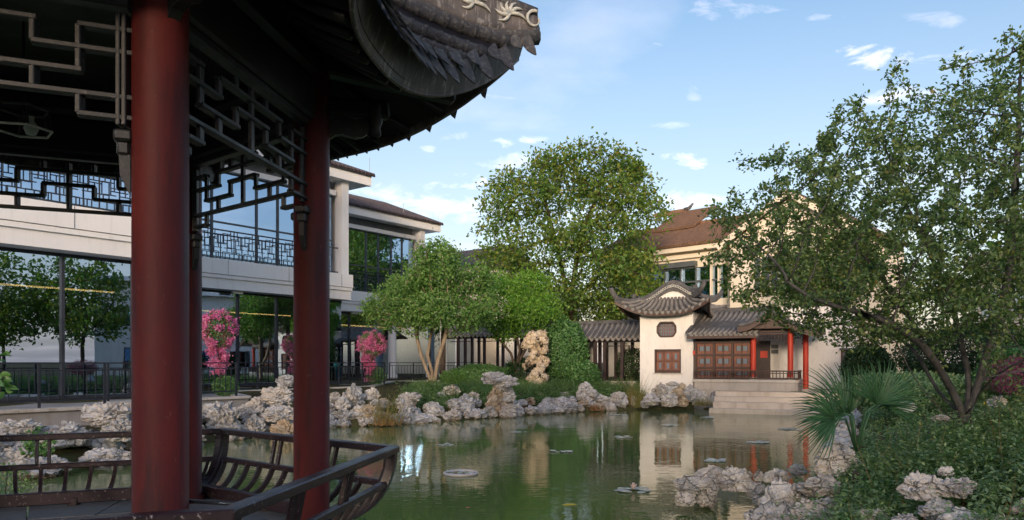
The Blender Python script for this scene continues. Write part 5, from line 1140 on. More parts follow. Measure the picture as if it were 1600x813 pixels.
def grow(starts, att, step, di, dk, iters=200):
    # space colonisation; starts: list of polylines (lists of points), first point of each joins at index parent
    nodes = []; par = []
    for pl, pj in starts:
        prev = pj
        for q in pl: nodes.append(np.array(q, float)); par.append(prev); prev = len(nodes)-1
    nodes = list(nodes); att = np.asarray(att, float); alive = np.ones(len(att), bool)
    NP = np.array(nodes); D = np.full(len(att), 1e9); I = np.zeros(len(att), int)
    def upd(a, b):
        nn = np.array(nodes[a:b]); 
        for s in range(0, len(nn), 400):
            d = np.linalg.norm(att[:, None]-nn[None, s:s+400], axis=2); j = d.argmin(1); dm = d[np.arange(len(att)), j]; m = dm < D; D[m] = dm[m]; I[m] = j[m]+a+s
    upd(0, len(nodes)); alive &= D > dk
    for it in range(iters):
        m = alive & (D < di)
        if not m.any(): break
        idx = I[m]; vec = att[m]-np.array(nodes)[idx]; vec /= np.linalg.norm(vec, axis=1, keepdims=True)
        acc = {}
        for i, v in zip(idx, vec): acc[i] = acc.get(i, 0)+v
        a = len(nodes)
        for i, v in acc.items():
            n_ = np.linalg.norm(v)
            if n_ < .05: v = v+rng.normal(size=3)*.5; n_ = np.linalg.norm(v)
            nodes.append(nodes[i]+v/n_*step+rng.normal(size=3)*step*.12); par.append(i)
        upd(a, len(nodes)); alive &= D > dk
        if len(nodes) > 9000: break
    return np.array(nodes), np.array(par)
def radii(nodes, par, tip, ex=2.4, rmax=None):
    n = len(nodes); acc = np.zeros(n); r = np.zeros(n)
    for i in range(n-1, -1, -1):
        r[i] = max(tip, acc[i]**(1/ex))
        if par[i] >= 0: acc[par[i]] += r[i]**ex
    if rmax: r = tip+(r-tip)*min(1, (rmax-tip)/(r.max()-tip))
    return r
def branch_mesh(nodes, par, r, lo, hi, flare=False):
    ch = [[] for _ in nodes]
    for i, p in enumerate(par):
        if p >= 0: ch[p].append(i)
    V = []; Fs = []; started = [i for i, p in enumerate(par) if p < 0]; st = [(i, None) for i in started]
    while st:
        i, fr_ = st.pop(); chain = ([fr_] if fr_ is not None else [])+[i]
        while ch[chain[-1]]:
            c = sorted(ch[chain[-1]], key=lambda q: -r[q]); st += [(q, chain[-1]) for q in c[1:]]; chain.append(c[0])
        if len(chain) < 2: continue
        rr = [r[q] for q in chain]
        if fr_ is not None: rr[0] = min(rr[0], rr[1]*1.15)
        keep = [k_ for k_ in range(len(chain)) if lo <= rr[k_] < hi]
        if len(keep) < 2:
            continue
        k0, k1 = keep[0], keep[-1]; 
        if k1+1 < len(chain) and hi > 1: k1 = min(len(chain)-1, k1+1)
        if k0 > 0: k0 -= 1
        ns = 12 if rr[k0] > .05 else 7 if rr[k0] > .02 else 4
        v, f = tube([nodes[chain[k_]] for k_ in range(k0, k1+1)], [rr[k_] for k_ in range(k0, k1+1)], ns, True); o_ = len(V); V += v; Fs += [tuple(a+o_ for a in q) for q in f]
    return V, Fs
def tree(name, loc, starts, att, step, di, dk, tip, rmax, bark, leafm, per, lsz, label, cat='tree', group=None, thr=None, six=False, spread=.2, upn=.5, ex=2.3, split=.05, extra=None, dense_bias=None):
    nodes, par = grow(starts, att, step, di, dk); r = radii(nodes, par, tip, ex, rmax)
    e = empty(name, loc, label, cat, group)
    V, Fs = branch_mesh(nodes, par, r, split, 9); 
    if V: ob('trunk', mdata('trunk', V, Fs, bark, True), e)
    V, Fs = branch_mesh(nodes, par, r, 0, split)
    if V: o = ob('branches', mdata('branches', V, Fs, bark, True), e); o['kind'] = 'stuff'
    thr = thr or tip*2.2; sel = np.where((r < thr) & (par >= 0))[0]; d = nodes[sel]-nodes[par[sel]]
    idx = np.repeat(np.arange(len(sel)), per); t = rng.random((len(idx), 1)); base = nodes[sel][idx]-d[idx]*t+rng.normal(size=(len(idx), 3))*spread
    dn = d/np.linalg.norm(d, axis=1, keepdims=True); A = dn[idx]*.8+unit(len(idx))*1.0; A[:, 2] -= .15; Nn = unit(len(idx))*.8; Nn[:, 2] += upn
    l = lsz[0]+rng.random(len(idx))*(lsz[1]-lsz[0]); leaves_obj('crown', base, A, Nn, l, l*.55, leafm, e, six)
    return e, nodes, par, r
def clump(n, c, s, shell, cr, per):
    k_ = max(3, n//per); cc = ell(k_, c, s, shell); idx = rng.integers(0, k_, n); return cc[idx]+unit(n)*(rng.random((n, 1))**.5)*cr*np.array([1.15, 1.15, .75])
def ell(n, c, s, shell=.0):
    v = unit(n); rr = (rng.random((n, 1))*(1-shell**3)+shell**3)**(1/3); return np.array(c)+v*rr*np.array(s)

# foreground tree
def foretree():
    Y0 = 10.0
    def q(x, y, dy=0): return tuple(P(x, y, Y0+dy))
    base = [q(1508, 690), q(1508, 668), q(1506, 650)]
    st = [(base, -1)]
    def stem(pts, j=2): st.append(([q(*p) for p in pts], j)); return sum(len(s[0]) for s in st)-1
    a = stem([(1500, 635), (1488, 612), (1476, 590, -.1), (1464, 570, -.2), (1452, 553, -.3), (1438, 537, -.4), (1418, 522, -.5), (1395, 508, -.5), (1370, 497, -.6), (1340, 488, -.6), (1310, 480, -.7), (1280, 470, -.7), (1255, 458, -.8), (1230, 440, -.8)])
    stem([(1512, 630, .1), (1514, 605, .2), (1512, 580, .3), (1505, 550, .4), (1498, 520, .5), (1490, 485, .5), (1478, 450, .6), (1462, 415, .6), (1445, 380, .5), (1428, 345, .5), (1410, 310, .4)])
    stem([(1520, 625, .1), (1528, 600, .1), (1535, 575, 0), (1545, 545, -.1), (1556, 510, -.2), (1565, 475, -.3), (1575, 435, -.3), (1580, 395, -.4), (1583, 350, -.4), (1585, 300, -.4), (1590, 240, -.3), (1592, 180, -.2), (1594, 120, 0), (1596, 85, 0)])
    stem([(1516, 640, -.2), (1530, 615, -.5), (1550, 592, -.9), (1575, 575, -1.3), (1605, 560, -1.6), (1640, 540, -1.8)])
    b_ = [q(1522, 690, -.8), q(1524, 676, -.85)]; st.append((b_, -1)); j = sum(len(s[0]) for s in st)-1
    stem([(1516, 655, -.9), (1518, 640, -.95), (1524, 620, -1.0), (1532, 598, -1.0), (1545, 590, -1.1), (1575, 583, -1.2), (1610, 578, -1.3)], j); stem([(1540, 668, -.9), (1562, 655, -1.), (1582, 635, -1.1), (1596, 610, -1.2), (1612, 585, -1.3)], j)
    stem([(1496, 640, .1), (1480, 628, .2), (1465, 610, .4), (1452, 588, .6), (1440, 565, .8), (1425, 545, 1.0), (1405, 528, 1.2), (1380, 515, 1.4), (1350, 505, 1.5), (1320, 505, 1.5), (1290, 510, 1.4)])
    stem([(1488, 655, .0), (1470, 640, -.1), (1452, 622, -.2), (1435, 600, -.2), (1420, 575, -.3), (1408, 550, -.3), (1400, 535, -.3)])
    stem([(1440, 525, .5), (1410, 480, .7), (1375, 430, .8), (1335, 380, .9), (1295, 330, 1.), (1265, 290, 1.)], 12)
    # crown volume
    A = []
    def add(n, x, y, sx, sy, dy, sd): k_ = (Y0+dy)/F; A.append(ell(n, P(x, y, Y0+dy), (sx*k_, sd, sy*k_)))
    add(1100, 1500, 330, 165, 190, 0, 2.2); add(900, 1370, 360, 165, 130, 0, 1.9); add(520, 1280, 330, 120, 95, 0, 1.4); add(500, 1240, 400, 125, 85, 0, 1.3); add(420, 1560, 200, 90, 110, 0, 1.7)
    add(260, 1420, 210, 70, 65, 0, 1.1); add(170, 1165, 350, 62, 60, 0, .8); add(240, 1320, 240, 70, 55, 0, 1.1); add(520, 1440, 480, 150, 60, 0, 2.0); add(330, 1280, 470, 100, 52, 0, 1.3); add(160, 1360, 520, 90, 25, 0, 1.2); add(700, 1680, 350, 150, 230, 0, 2.4)
    add(60, 1130, 330, 40, 22, 0, .5); add(60, 1500, 120, 30, 40, 0, .4); add(60, 1330, 170, 30, 25, 0, .4); add(60, 1130, 400, 38, 22, 0, .4); add(60, 1180, 470, 45, 20, 0, .5); add(50, 1400, 130, 22, 45, 0, .3); add(90, 1590, 100, 40, 60, 0, .7); add(40, 1500, 160, 25, 45, 0, .4); add(90, 1210, 250, 60, 22, 0, .5); add(300, 1580, 480, 80, 70, 0, 1.6)
    att = np.concatenate(A)
    e, nodes, par, r = tree('crabapple_tree', q(1508, 668), st, att, .13, 1.6, .17, .0035, .105, 'bark_dark', 'leaf_fore', 14, (.038, .078), 'wide multi-stemmed small-leaved tree leaning over the pond in the right foreground', thr=.0075, six=True, spread=.045, upn=.7, ex=2.35, split=.03)
    print('fore nodes', len(nodes))
foretree()
def simple_tree(name, x, yb, Y, label, crown, nat, bark, leafm, per, lsz, rmax, trunks, step=.35, di=4, dk=.42, tip=.012, spread=.16, thr=None, upn=.6, six=False):
    def q(x_, y_, dy=0): return tuple(P(x_, y_, Y+dy))
    base = [q(x, yb+4), q(x, yb)]; st = [(base, -1)]
    for tr in trunks: st.append(([q(*p) for p in tr], 1))
    A = [clump(int(nat*w), P(cx_, cy_, Y+dy), (sx*Y/F*.93, sd*.93, sy*Y/F*.93), .3, step*2.5, 30) for (w, cx_, cy_, sx, sy, dy, sd) in crown]
    return tree(name, q(x, yb), st, np.concatenate(A), step, di, dk, tip, rmax, bark, leafm, per, lsz, label, spread=spread, thr=thr or tip*2.5, upn=upn, split=.045, six=six)
simple_tree('round_tree', 676, 604, 34.5, 'round dense-crowned tree with pale forked trunk in front of the restaurant', [(0.087, 615, 482, 32, 29, 0, 1.21), (0.028, 598, 498, 18, 16, 0, 0.68), (0.123, 648, 450, 38, 34, 0.6, 1.43), (0.151, 690, 428, 42, 38, 0, 1.58), (0.049, 678, 402, 24, 22, -0.4, 0.91), (0.111, 730, 442, 36, 32, 0.8, 1.36), (0.049, 752, 476, 24, 22, 0, 0.91), (0.137, 702, 480, 40, 36, -0.8, 1.51), (0.087, 650, 492, 32, 29, -0.9, 1.21), (0.041, 740, 496, 22, 20, -0.3, 0.83), (0.137, 665, 460, 40, 36, 1, 1.51)], 3000, 'bark_pale', 'leaf_round', 22, (.10, .19), .17,
            [[(672, 592), (664, 572), (657, 552), (652, 530), (650, 510)], [(680, 590), (684, 565), (690, 545), (697, 522), (700, 500)], [(675, 580), (668, 556, .3), (672, 530, .5), (678, 505, .5)]], step=.24, di=3, dk=.25, spread=.17, tip=.010)
e_ = empty('palm_trunk_tree', P(693, 604, 36), 'straight shaggy brown trunk rising into the round tree crown', 'tree')
V, Fs = tube([P(691, 606, 36), P(692, 570, 36), P(692.5, 535, 36), P(694, 490, 36)], [.15, .14, .13, .1], 12); ob('trunk', mdata('trunk', V, Fs, 'bark', True), e_)
simple_tree('maple_tree', 806, 585, 38, 'light green maple with slender dark forked trunks behind the mushroom-shaped stone stack', [(0.155, 790, 450, 28, 25, 0, 1.16), (0.155, 832, 440, 28, 25, 0.6, 1.16), (0.145, 768, 482, 27, 24, 0, 1.12), (0.229, 812, 482, 34, 31, -0.7, 1.41), (0.105, 852, 476, 23, 21, 0, 0.96), (0.114, 790, 512, 24, 22, -0.5, 1.00), (0.096, 842, 506, 22, 20, 0.4, 0.91)], 1900, 'bark', 'leaf_light', 22, (.10, .19), .14,
            [[(804, 570), (798, 552), (788, 540), (775, 525), (765, 512)], [(808, 568), (812, 548), (808, 528), (800, 505)], [(807, 572), (818, 552), (830, 530), (836, 510)]], step=.26, di=3, dk=.28, spread=.17, tip=.010)
simple_tree('big_plane_tree', 890, 560, 50, 'tallest tree of the garden with dark green crown catching low sun at the top', [(0.033, 798, 300, 30, 27, 0, 1.64), (0.043, 842, 268, 34, 31, 1, 1.86), (0.023, 882, 250, 25, 22, 0, 1.37), (0.038, 932, 250, 32, 29, -1, 1.75), (0.021, 985, 256, 24, 22, 0.6, 1.31), (0.029, 1002, 300, 28, 25, 0, 1.53), (0.059, 960, 312, 40, 36, -1.4, 2.19), (0.065, 905, 302, 42, 38, 1, 2.30), (0.071, 850, 322, 44, 40, -1, 2.41), (0.048, 800, 352, 36, 32, 0, 1.97), (0.029, 786, 402, 28, 25, 1, 1.53), (0.071, 830, 402, 44, 40, -1.5, 2.41), (0.078, 890, 382, 46, 41, -1.8, 2.52), (0.065, 950, 372, 42, 38, -1, 2.30), (0.018, 1004, 342, 22, 20, 0, 1.20), (0.038, 985, 412, 32, 29, 0.5, 1.75), (0.065, 940, 432, 42, 38, -1.4, 2.30), (0.071, 880, 452, 44, 40, -1.7, 2.41), (0.038, 820, 456, 32, 29, 0, 1.75), (0.029, 986, 466, 28, 25, -0.5, 1.53), (0.038, 932, 486, 32, 29, -1, 1.75), (0.029, 870, 492, 28, 25, -0.6, 1.53)], 5200, 'bark', 'leaf_big', 15, (.2, .36), .42,
            [[(888, 530), (886, 490), (884, 450), (876, 410), (866, 370), (856, 330), (848, 300)], [(891, 500), (894, 450), (902, 400), (915, 350), (932, 310), (940, 280)], [(890, 510), (902, 470), (925, 440), (950, 420)]], step=.5, di=6, dk=.5, spread=.32, tip=.014, upn=.5)
def bush(name, c, s, n, lsz, mat, label, cat='bush', stems=True, shell=.75, six=False, group=None):
    e = empty(name, (c[0], c[1], c[2]-s[2]), label, cat, group)
    v = unit(n); lump = 1+.10*np.sin(v[:, :1]*7+c[0])*np.cos(v[:, 2:]*6+c[1])+.06*np.sin(v[:, 1:2]*13); rr = shell+(1-shell)*rng.random((n, 1)); p = np.array(c)+v*rr*lump*np.array(s)
    keep = p[:, 2] > c[2]-s[2]*.98; p = p[keep]; v = v[keep]; l = lsz[0]+rng.random(len(p))*(lsz[1]-lsz[0]); A = v*.6+unit(len(p)); Nn = v+unit(len(p))*.7; Nn[:, 2] += .3
    leaves_obj('foliage', p, A, Nn, l, l*.6, mat, e, six)
    mb = MB()
    for i in range(7):
        a = rnd.uniform(0, 6.28); mb.add(*tube([(c[0]+.05*math.cos(a), c[1]+.05*math.sin(a), c[2]-s[2]), (c[0]+s[0]*.3*math.cos(a), c[1]+s[1]*.3*math.sin(a), c[2]-.1*s[2]), (c[0]+s[0]*.6*math.cos(a), c[1]+s[1]*.6*math.sin(a), c[2]+.4*s[2])], [.03, .02, .008], 5))
    mb.obj('stems', 'bark', e, True)
    return e
bush('glossy_bush', (2.8, 38, 2.75), (1.15, 1.1, 1.75), 9000, (.09, .16), 'leaf_bush', 'tall dome-shaped glossy green bush left of the tiled corridor')
bush('glossy_bush', (3.6, 37.4, 1.55), (.9, .8, .75), 4000, (.09, .15), 'leaf_bush', 'low glossy green bush at the foot of the tall dome-shaped bush')
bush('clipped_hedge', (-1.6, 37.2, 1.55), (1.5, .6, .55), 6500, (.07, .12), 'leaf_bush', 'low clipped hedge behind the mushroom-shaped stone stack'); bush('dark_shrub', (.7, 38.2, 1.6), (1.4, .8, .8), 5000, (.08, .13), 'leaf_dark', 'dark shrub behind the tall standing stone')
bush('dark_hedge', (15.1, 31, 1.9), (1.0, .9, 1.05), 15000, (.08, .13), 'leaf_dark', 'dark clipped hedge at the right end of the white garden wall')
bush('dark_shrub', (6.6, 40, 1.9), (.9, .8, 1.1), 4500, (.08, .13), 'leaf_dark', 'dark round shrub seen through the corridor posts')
bush('purple_shrub', (11.3, 16, 1.9), (.9, .8, .45), 5000, (.03, .06), 'purple', 'low purple-leaved shrub at the right edge behind the tree')
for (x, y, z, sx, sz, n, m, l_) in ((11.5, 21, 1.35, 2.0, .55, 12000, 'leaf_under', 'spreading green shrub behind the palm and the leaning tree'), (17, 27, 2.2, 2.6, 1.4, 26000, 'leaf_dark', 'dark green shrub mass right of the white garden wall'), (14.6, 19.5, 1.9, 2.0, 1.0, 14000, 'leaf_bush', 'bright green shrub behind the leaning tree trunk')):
    bush('garden_shrub', (x, y, z), (sx, sx*.8, sz), n, (.07, .12), m, l_)
def background_tree(x, y, Y, s, label, mat='leaf_big'):
    simple_tree('background_tree', x, 560, Y, label, [(.5, x, y, s, s*.8, 0, s*Y/F), (.3, x+s*.5, y+s*.5, s*.7, s*.6, 0, s*Y/F*.7), (.3, x-s*.5, y+s*.6, s*.7, s*.6, 0, s*Y/F*.7)], 500, 'bark', mat, 13, (.22, .4), .25, [[(x, 530), (x+4, 490), (x-3, 450), (x, 420)]], step=.5, di=7, dk=.6, spread=.35, tip=.015)
def court_tree(X, Y, label):
    st = [([(X, Y, .5), (X, Y, 1.2), (X+.1, Y, 2.2), (X-.1, Y, 3.2), (X, Y+.1, 4.2)], -1)]; A = np.concatenate([ell(330, (X, Y, 6.6), (2.9, 2.9, 2.6), .3), ell(180, (X+1, Y-1.2, 5.2), (2.2, 2.2, 1.6), .3), ell(180, (X-1.2, Y+.9, 4.9), (2.2, 2.2, 1.6), .3)])
    tree('courtyard_tree', (X, Y, .8), st, A, .45, 6, .55, .014, .2, 'bark', 'leaf_big', 14, (.22, .38), label, thr=.035, spread=.3, split=.045)
court_tree(14.2, 15.2, 'courtyard tree reflected beside the window mullion behind the red column'); court_tree(16.5, 3.5, 'courtyard tree reflected in the restaurant glass, nearest the camera'); court_tree(15, 10.5, 'courtyard tree reflected in the middle of the restaurant glass')
background_tree(1290, 400, 44, 75, 'leafy tree standing between the hall and the cream gable'); background_tree(1470, 430, 56, 80, 'dark leafy tree behind the leaning foreground tree')
background_tree(975, 440, 56, 60, 'leafy tree behind the left end of the tiled corridor')
# pink bougainvilleas
def bougain(x, y0, y1, w, Y, yb, label):
    cz = P(x, (y0+y1)/2, Y); e = empty('bougainvillea', P(x, yb, Y), label, 'shrub', 'clipped pink bougainvilleas'); k_ = Y/F
    s = np.array((w/2*k_, w/2*k_, (y1-y0)/2*k_)); nc = 95; cc = np.array(cz)+unit(nc)*(.80+.22*rng.random((nc, 1)))*s
    lowc = ell(26, P(x-2, y1+14, Y), (w*.32*k_, w*.28*k_, 26*k_), .4); cc = np.concatenate([cc, lowc]); per = 85; idx = np.repeat(np.arange(len(cc)), per); n = len(idx)
    p = cc[idx]+rng.normal(size=(n, 3))*.065*np.array([1, 1, .8]); v = p-np.array(cz); v /= np.linalg.norm(v, axis=1, keepdims=True); l = .035+rng.random(n)*.05
    leaves_obj('blossom', p, v*.4+unit(n), v+unit(n)*.9, l, l*.9, 'pink', e, False)
    g = ell(3800, cz, (s[0]*1.0, s[1]*1.0, s[2]*1.0), .80); g = np.concatenate([g, ell(1800, P(x+w*.2, yb-14, Y), (w*.4*k_, .4, 16*k_), .2)]); leaves_obj('foliage', g, unit(len(g)), unit(len(g)), .07, .04, 'leaf_bush', e, False)
    V, Fs = tube([P(x, yb, Y), P(x+3, (yb+y1)/2, Y), P(x, y1, Y)], .05, 8); ob('stem', mdata('stem', V, Fs, 'bark', True), e)
bougain(342, 487, 545, 52, 25.2, 618, 'larger round pink bougainvillea behind the fence beside the nearest red columns'); bougain(580, 518, 558, 40, 36.5, 602, 'smaller round pink bougainvillea behind the fence right of the corner column')
# palm
def palm():
    c = P(1338, 668, 9.2); e = empty('fan_palm', (c.x, c.y, c.z-.5), 'dark green fan palm spreading over the shrubs at the pond edge', 'palm')
    hubs = [(1336, 650, 9.0, 1.0, [(-95, .0), ]),]
    fans = [(1318, 645, 9.0, -58, .95), (1328, 645, 9.3, -26, .88), (1368, 632, 9.1, 14, .85), (1380, 632, 9.4, 46, .72), (1304, 655, 8.8, -84, .7)]
    for (x, y, Y, ang, L_) in fans:
        h = P(x, y, Y); dirv = Vector((math.sin(R(ang)), rnd.uniform(-.5, .1), math.cos(R(ang)))).normalized(); side = dirv.cross(Vector((.25, -1, .2))).normalized(); up = side.cross(dirv)
        Pn = []; A = []; Nn = []; l = []
        V = []; Fs = []
        n = 30
        for i in range(n):
            a = R(-74+148*i/(n-1))+rnd.uniform(-.03, .03); ln = L_*(.80+.2*math.cos(a))*rnd.uniform(.9, 1.05)*.82; d = (dirv*math.cos(a)+side*math.sin(a)).normalized(); nn = up*math.cos(rnd.uniform(-.4, .4))
            pts = []
            for j in range(6): t = j/5; pts.append(h+d*ln*t+up*.06*math.sin(t*3)-Vector((0, 0, .24*ln*max(0, t-.45)**1.7*1.6)))
            w = [.004, .007, .010, .010, .006, .001]; s2 = d.cross(up).normalized(); o_ = len(V)
            for j in range(6): V += [pts[j]-s2*w[j]+up*.006, pts[j]-up*.003, pts[j]+s2*w[j]+up*.006]
            for j in range(5):
                for k_ in range(2): q = o_+j*3+k_; Fs.append((q, q+1, q+4, q+3))
        fr_ = ob('frond', mdata('frond', V, Fs, 'palm'), e); V, Fs = tube([c-Vector((0, 0, .3)), c.lerp(h, .5)+Vector((0, 0, .05)), h], [.018, .014, .012], 6); ob('stalk', mdata('stalk', V, Fs, 'palm', True), fr_)
    V, Fs = tube([c-Vector((0, 0, .9)), c-Vector((0, 0, .55))], [.05, .045], 10); ob('trunk', mdata('trunk', V, Fs, 'bark', True), e)
palm()
# undergrowth on the right mound and leafy ground cover on the far bank
def sprigs(name, XY, hmin, hmax, per, lsz, mat, label, z0=None, lean=.5, wr=.5):
    n = len(XY); z = gz(XY[:, 0], XY[:, 1]) if z0 is None else np.full(n, z0); base = np.column_stack([XY, z-.03]); pn = .5+.5*np.sin(XY[:, 0]*2.3+1.7*np.sin(XY[:, 1]*1.9))*np.cos(XY[:, 1]*2.7+XY[:, 0]); H = hmin+(hmax-hmin)*rng.random(n)*(.45+.85*pn); d = unit(n)*lean; d[:, 2] = 1; d /= np.linalg.norm(d, axis=1, keepdims=True)
    curve = unit(n)*.5; curve[:, 2] = -.25; t = np.tile(np.linspace(.15, 1, per), n); idx = np.repeat(np.arange(n), per); t = t.reshape(-1, 1)+rng.normal(size=(len(idx), 1))*.05
    p = base[idx]+d[idx]*H[idx, None]*t+curve[idx]*(H[idx, None]*t*t*.6)+rng.normal(size=(len(idx), 3))*.02; A = unit(len(idx)); A[:, 2] = A[:, 2]*.4+.15; Nn = unit(len(idx))*.5; Nn[:, 2] += .8
    l = lsz[0]+rng.random(len(idx))*(lsz[1]-lsz[0]); o = leaves_obj(name, p, A, Nn, l, l*wr, mat, None, False)
    tag(o, label, 'undergrowth'); return o
def sample(n, x0, x1, y0, y1, f):
    X = rng.uniform(x0, x1, n); Y = rng.uniform(y0, y1, n); m = f(X, Y); return np.column_stack([X[m], Y[m]])
sd = lambda X, Y: poly_sd(X, Y, POND)
def mound_ok(X, Y):
    u = X/Y; m = (sd(X, Y) > .05) & (u > .335)
    bare = ((Y < 7.45) & (u > .515) & (u < .64)) | ((Y < 9.5) & (u < .45) & (Y > 7.6)) | ((Y < 6.9) & (u > .66))
    return m & (~bare | (rng.random(len(X)) < .12))
mound = sample(34000, 2.2, 12, 5.6, 14, mound_ok)
sprigs('undergrowth', mound, .15, .55, 10, (.035, .075), 'leaf_under', 'dense fine-leaved green undergrowth covering the right foreground mound')
tall = mound[rng.random(len(mound)) < .05]; sprigs('tall_weeds', tall, .4, .85, 14, (.03, .06), 'leaf_bush', 'taller thin-stemmed weeds rising out of the right foreground undergrowth', lean=.4, wr=.35)
fl = mound[rng.integers(0, len(mound), 26)]; zf = gz(fl[:, 0], fl[:, 1])+.3+.3*rng.random(len(fl)); fp = np.repeat(np.column_stack([fl, zf]), 6, 0); o = leaves_obj('yellow_flowers', fp, unit(len(fp))*np.array([1, 1, .3]), unit(len(fp))*.2+np.array([0, 0, 1]), .022, .016, 'yellow', None, False); tag(o, 'tiny yellow flowers dotted over the right foreground undergrowth', 'flowers')
ds = mound[rng.integers(0, len(mound), 420)]; zs_ = gz(ds[:, 0], ds[:, 1]); dd_ = unit(len(ds))*.5; dd_[:, 2] = 1; o = blades_obj('dry_stems', np.column_stack([ds, zs_]), dd_, unit(len(ds)), .4+.4*rng.random(len(ds)), .007, 'straw'); tag(o, 'thin dry brown stems standing in the right foreground undergrowth', 'dry stems')
far = sample(15000, -5.5, 6.5, 24, 38.5, lambda X, Y: (sd(X, Y) > .7) & (sd(X, Y) < 6) & (X > -4.5+.0*Y))
sprigs('ground_cover', far, .15, .6, 8, (.06, .13), 'grass', 'loose green ground cover on the far bank behind the rocks', lean=.5, wr=.35)
rt_ = sample(7000, 7, 20, 12, 30, lambda X, Y: (sd(X, Y) > .5)); sprigs('ground_cover', rt_, .1, .4, 8, (.06, .12), 'leaf_under', 'low green ground cover on the right bank behind the leaning tree')
# blades: grass tufts and reeds
def tuft(name, c, n, h, spread, mat, label, cat='reeds', group=None, w=.018):
    d = unit(n)*.5; d[:, 2] = 1; l = h*(.55+.5*rng.random(n)); p = np.array(c)+np.column_stack([rng.normal(size=n)*spread, rng.normal(size=n)*spread*.7, np.zeros(n)]); o = blades_obj(name, p-np.array(c), d, unit(n), l, w, mat, None, None, .3)
    o.matrix_basis = Matrix.Translation(c); WM[o.name] = o.matrix_basis.copy(); tag(o, label, cat, group)
tuft('reed_clump', P(602, 664, 25.2), 130, 1.35, .3, 'reed', 'tall pale green reeds at the pond edge left of the tan boulder', w=.02); tuft('straw_clump', P(604, 665, 25.0), 90, .4, .22, 'straw', 'dry reddish straw at the foot of the left reeds')
tuft('reed_clump', P(996, 637, 34.2), 110, 1.7, .18, 'reed', 'tall thin reeds at the left corner of the white tower', w=.018); tuft('straw_clump', P(990, 634, 34.4), 60, 1.0, .22, 'straw', 'reddish dry grass beside the reeds at the tower')
tuft('straw_clump', P(682, 650, 28.2), 200, .38, .35, 'straw', 'reddish straw patch at the waterline left of the mushroom-shaped stack'); tuft('straw_clump', P(816, 645, 30.9), 160, .36, .3, 'straw', 'reddish straw patch at the waterline right of the mushroom-shaped stack'); tuft('straw_clump', P(930, 642, 32.6), 120, .34, .25, 'straw', 'reddish straw patch at the foot of the slim stone stack')
tuft('grass_tuft', P(1097, 634, 33.0), 120, .5, .22, 'reed', 'pale grass tuft between the tower rockery and the steps', 'grass tuft'); tuft('grass_tuft', P(685, 642, 28.6), 120, .55, .25, 'grass', 'green grass tuft above the left straw patch', 'grass tuft')
tuft('grass_tuft', P(825, 618, 33.5), 130, .95, .35, 'grass', 'arching grass tuft right of the mushroom-shaped stack', 'grass tuft')
# sapling by the wedge-shaped rock
s_ = empty('sapling', P(708, 618, 30.5), 'small staked sapling with thin grey-green crown beside the wedge-shaped rock', 'tree'); V, Fs = tube([P(708, 622, 30.5), P(708.5, 605, 30.5), P(707, 592, 30.5)], [.025, .02, .012], 6); ob('trunk', mdata('t', V, Fs, 'bark_pale', True), s_)
pp = ell(1500, P(710, 589, 30.5), (.62, .5, .3), .3); leaves_obj('crown', pp, unit(1500), unit(1500)+np.array([0, 0, .6]), .09, .04, 'leaf_round', s_, False)
# big leaves at the left edge, small plants on the left rocks
for (x, y, Y, r_, n, ls, l_) in ((4, 600, 9.5, .16, 16, .14, 'broad-leaved plant poking in at the left edge of the photo'), (12, 760, 11.0, .38, 420, .06, 'leafy plant hanging over the rocks at the bottom left'), (60, 694, 15, .35, 260, .09, 'small leafy plant on the left rocks above the bench rail'), (2, 560, 9.6, .1, 8, .12, 'small twig with two broad leaves at the left edge')):
    c = P(x, y, Y); e = empty('leafy_plant', (c.x, c.y, c.z-.3), l_, 'plant'); p = ell(n, c, (r_, r_*.7, r_), .1); A = unit(n); leaves_obj('foliage', p, A, unit(n)+np.array([0, -.5, .6]), ls*(.7+.6*rng.random(n)), ls*.6, 'leaf_bush' if n < 300 else 'leaf_under', e, True)
    V, Fs = tube([(c.x-.1, c.y, c.z-.8), (c.x-.05, c.y, c.z-.2), (c.x, c.y, c.z+r_*.6)], [.012, .01, .005], 5); ob('stem', mdata('stem', V, Fs, 'leaf_under' if False else 'bark', True), e)

# ------------------------------------------------------------------ on the water
def pads(x, y, r_, n, label, size=.10, flower=False):
    Y = EYE*F/(y-HY); c = P(x, y, Y); e = empty('water_lily', (c.x, c.y, 0), label, 'water lily', 'water lily clusters'); 
    pr = lambda s: [(s*math.cos(a), s*math.sin(a)) for a in [R(20+320*i/12) for i in range(13)]]+[(s*.08, 0)]
    me = None
    for i in range(n):
        a = rnd.uniform(0, 6.28); q = math.sqrt(rnd.random())*r_; s = size*rnd.uniform(.7, 1.15)
        if me is None:
            V, Fs = prism(pr(1), 0, .06)
            for j in range(14, 28): V[j] = (V[j][0], V[j][1], .06+.10*math.hypot(V[j][0], V[j][1])**3)
            me = mdata('pad', V, Fs, 'pad')
        ob('lily_pad', me, e, Matrix.Translation((c.x+q*math.cos(a), c.y+q*math.sin(a)*1.0, .006+.004*(i % 7))) @ Matrix.Rotation(rnd.uniform(0, 6.28), 4, 'Z') @ Matrix.Rotation(rnd.uniform(-.06, .06), 4, 'X') @ Matrix.Diagonal((s, s, s*.5, 1)))
    if flower:
        fl = None
        for k_ in range(12):
            a = k_*PI/6; o2 = .9 if k_ % 2 else .35; d = Vector((math.cos(a)*o2, math.sin(a)*o2, 1)).normalized(); V, Fs = leaf_arrays(np.array([[c.x, c.y-.1, .03]]), np.array([d]), np.array([[-d.x, -d.y, .4]]), .13, .05, True, .3, -.1)
            ob('petal', npmesh('petal', V, Fs, 'petal'), e)
    return e
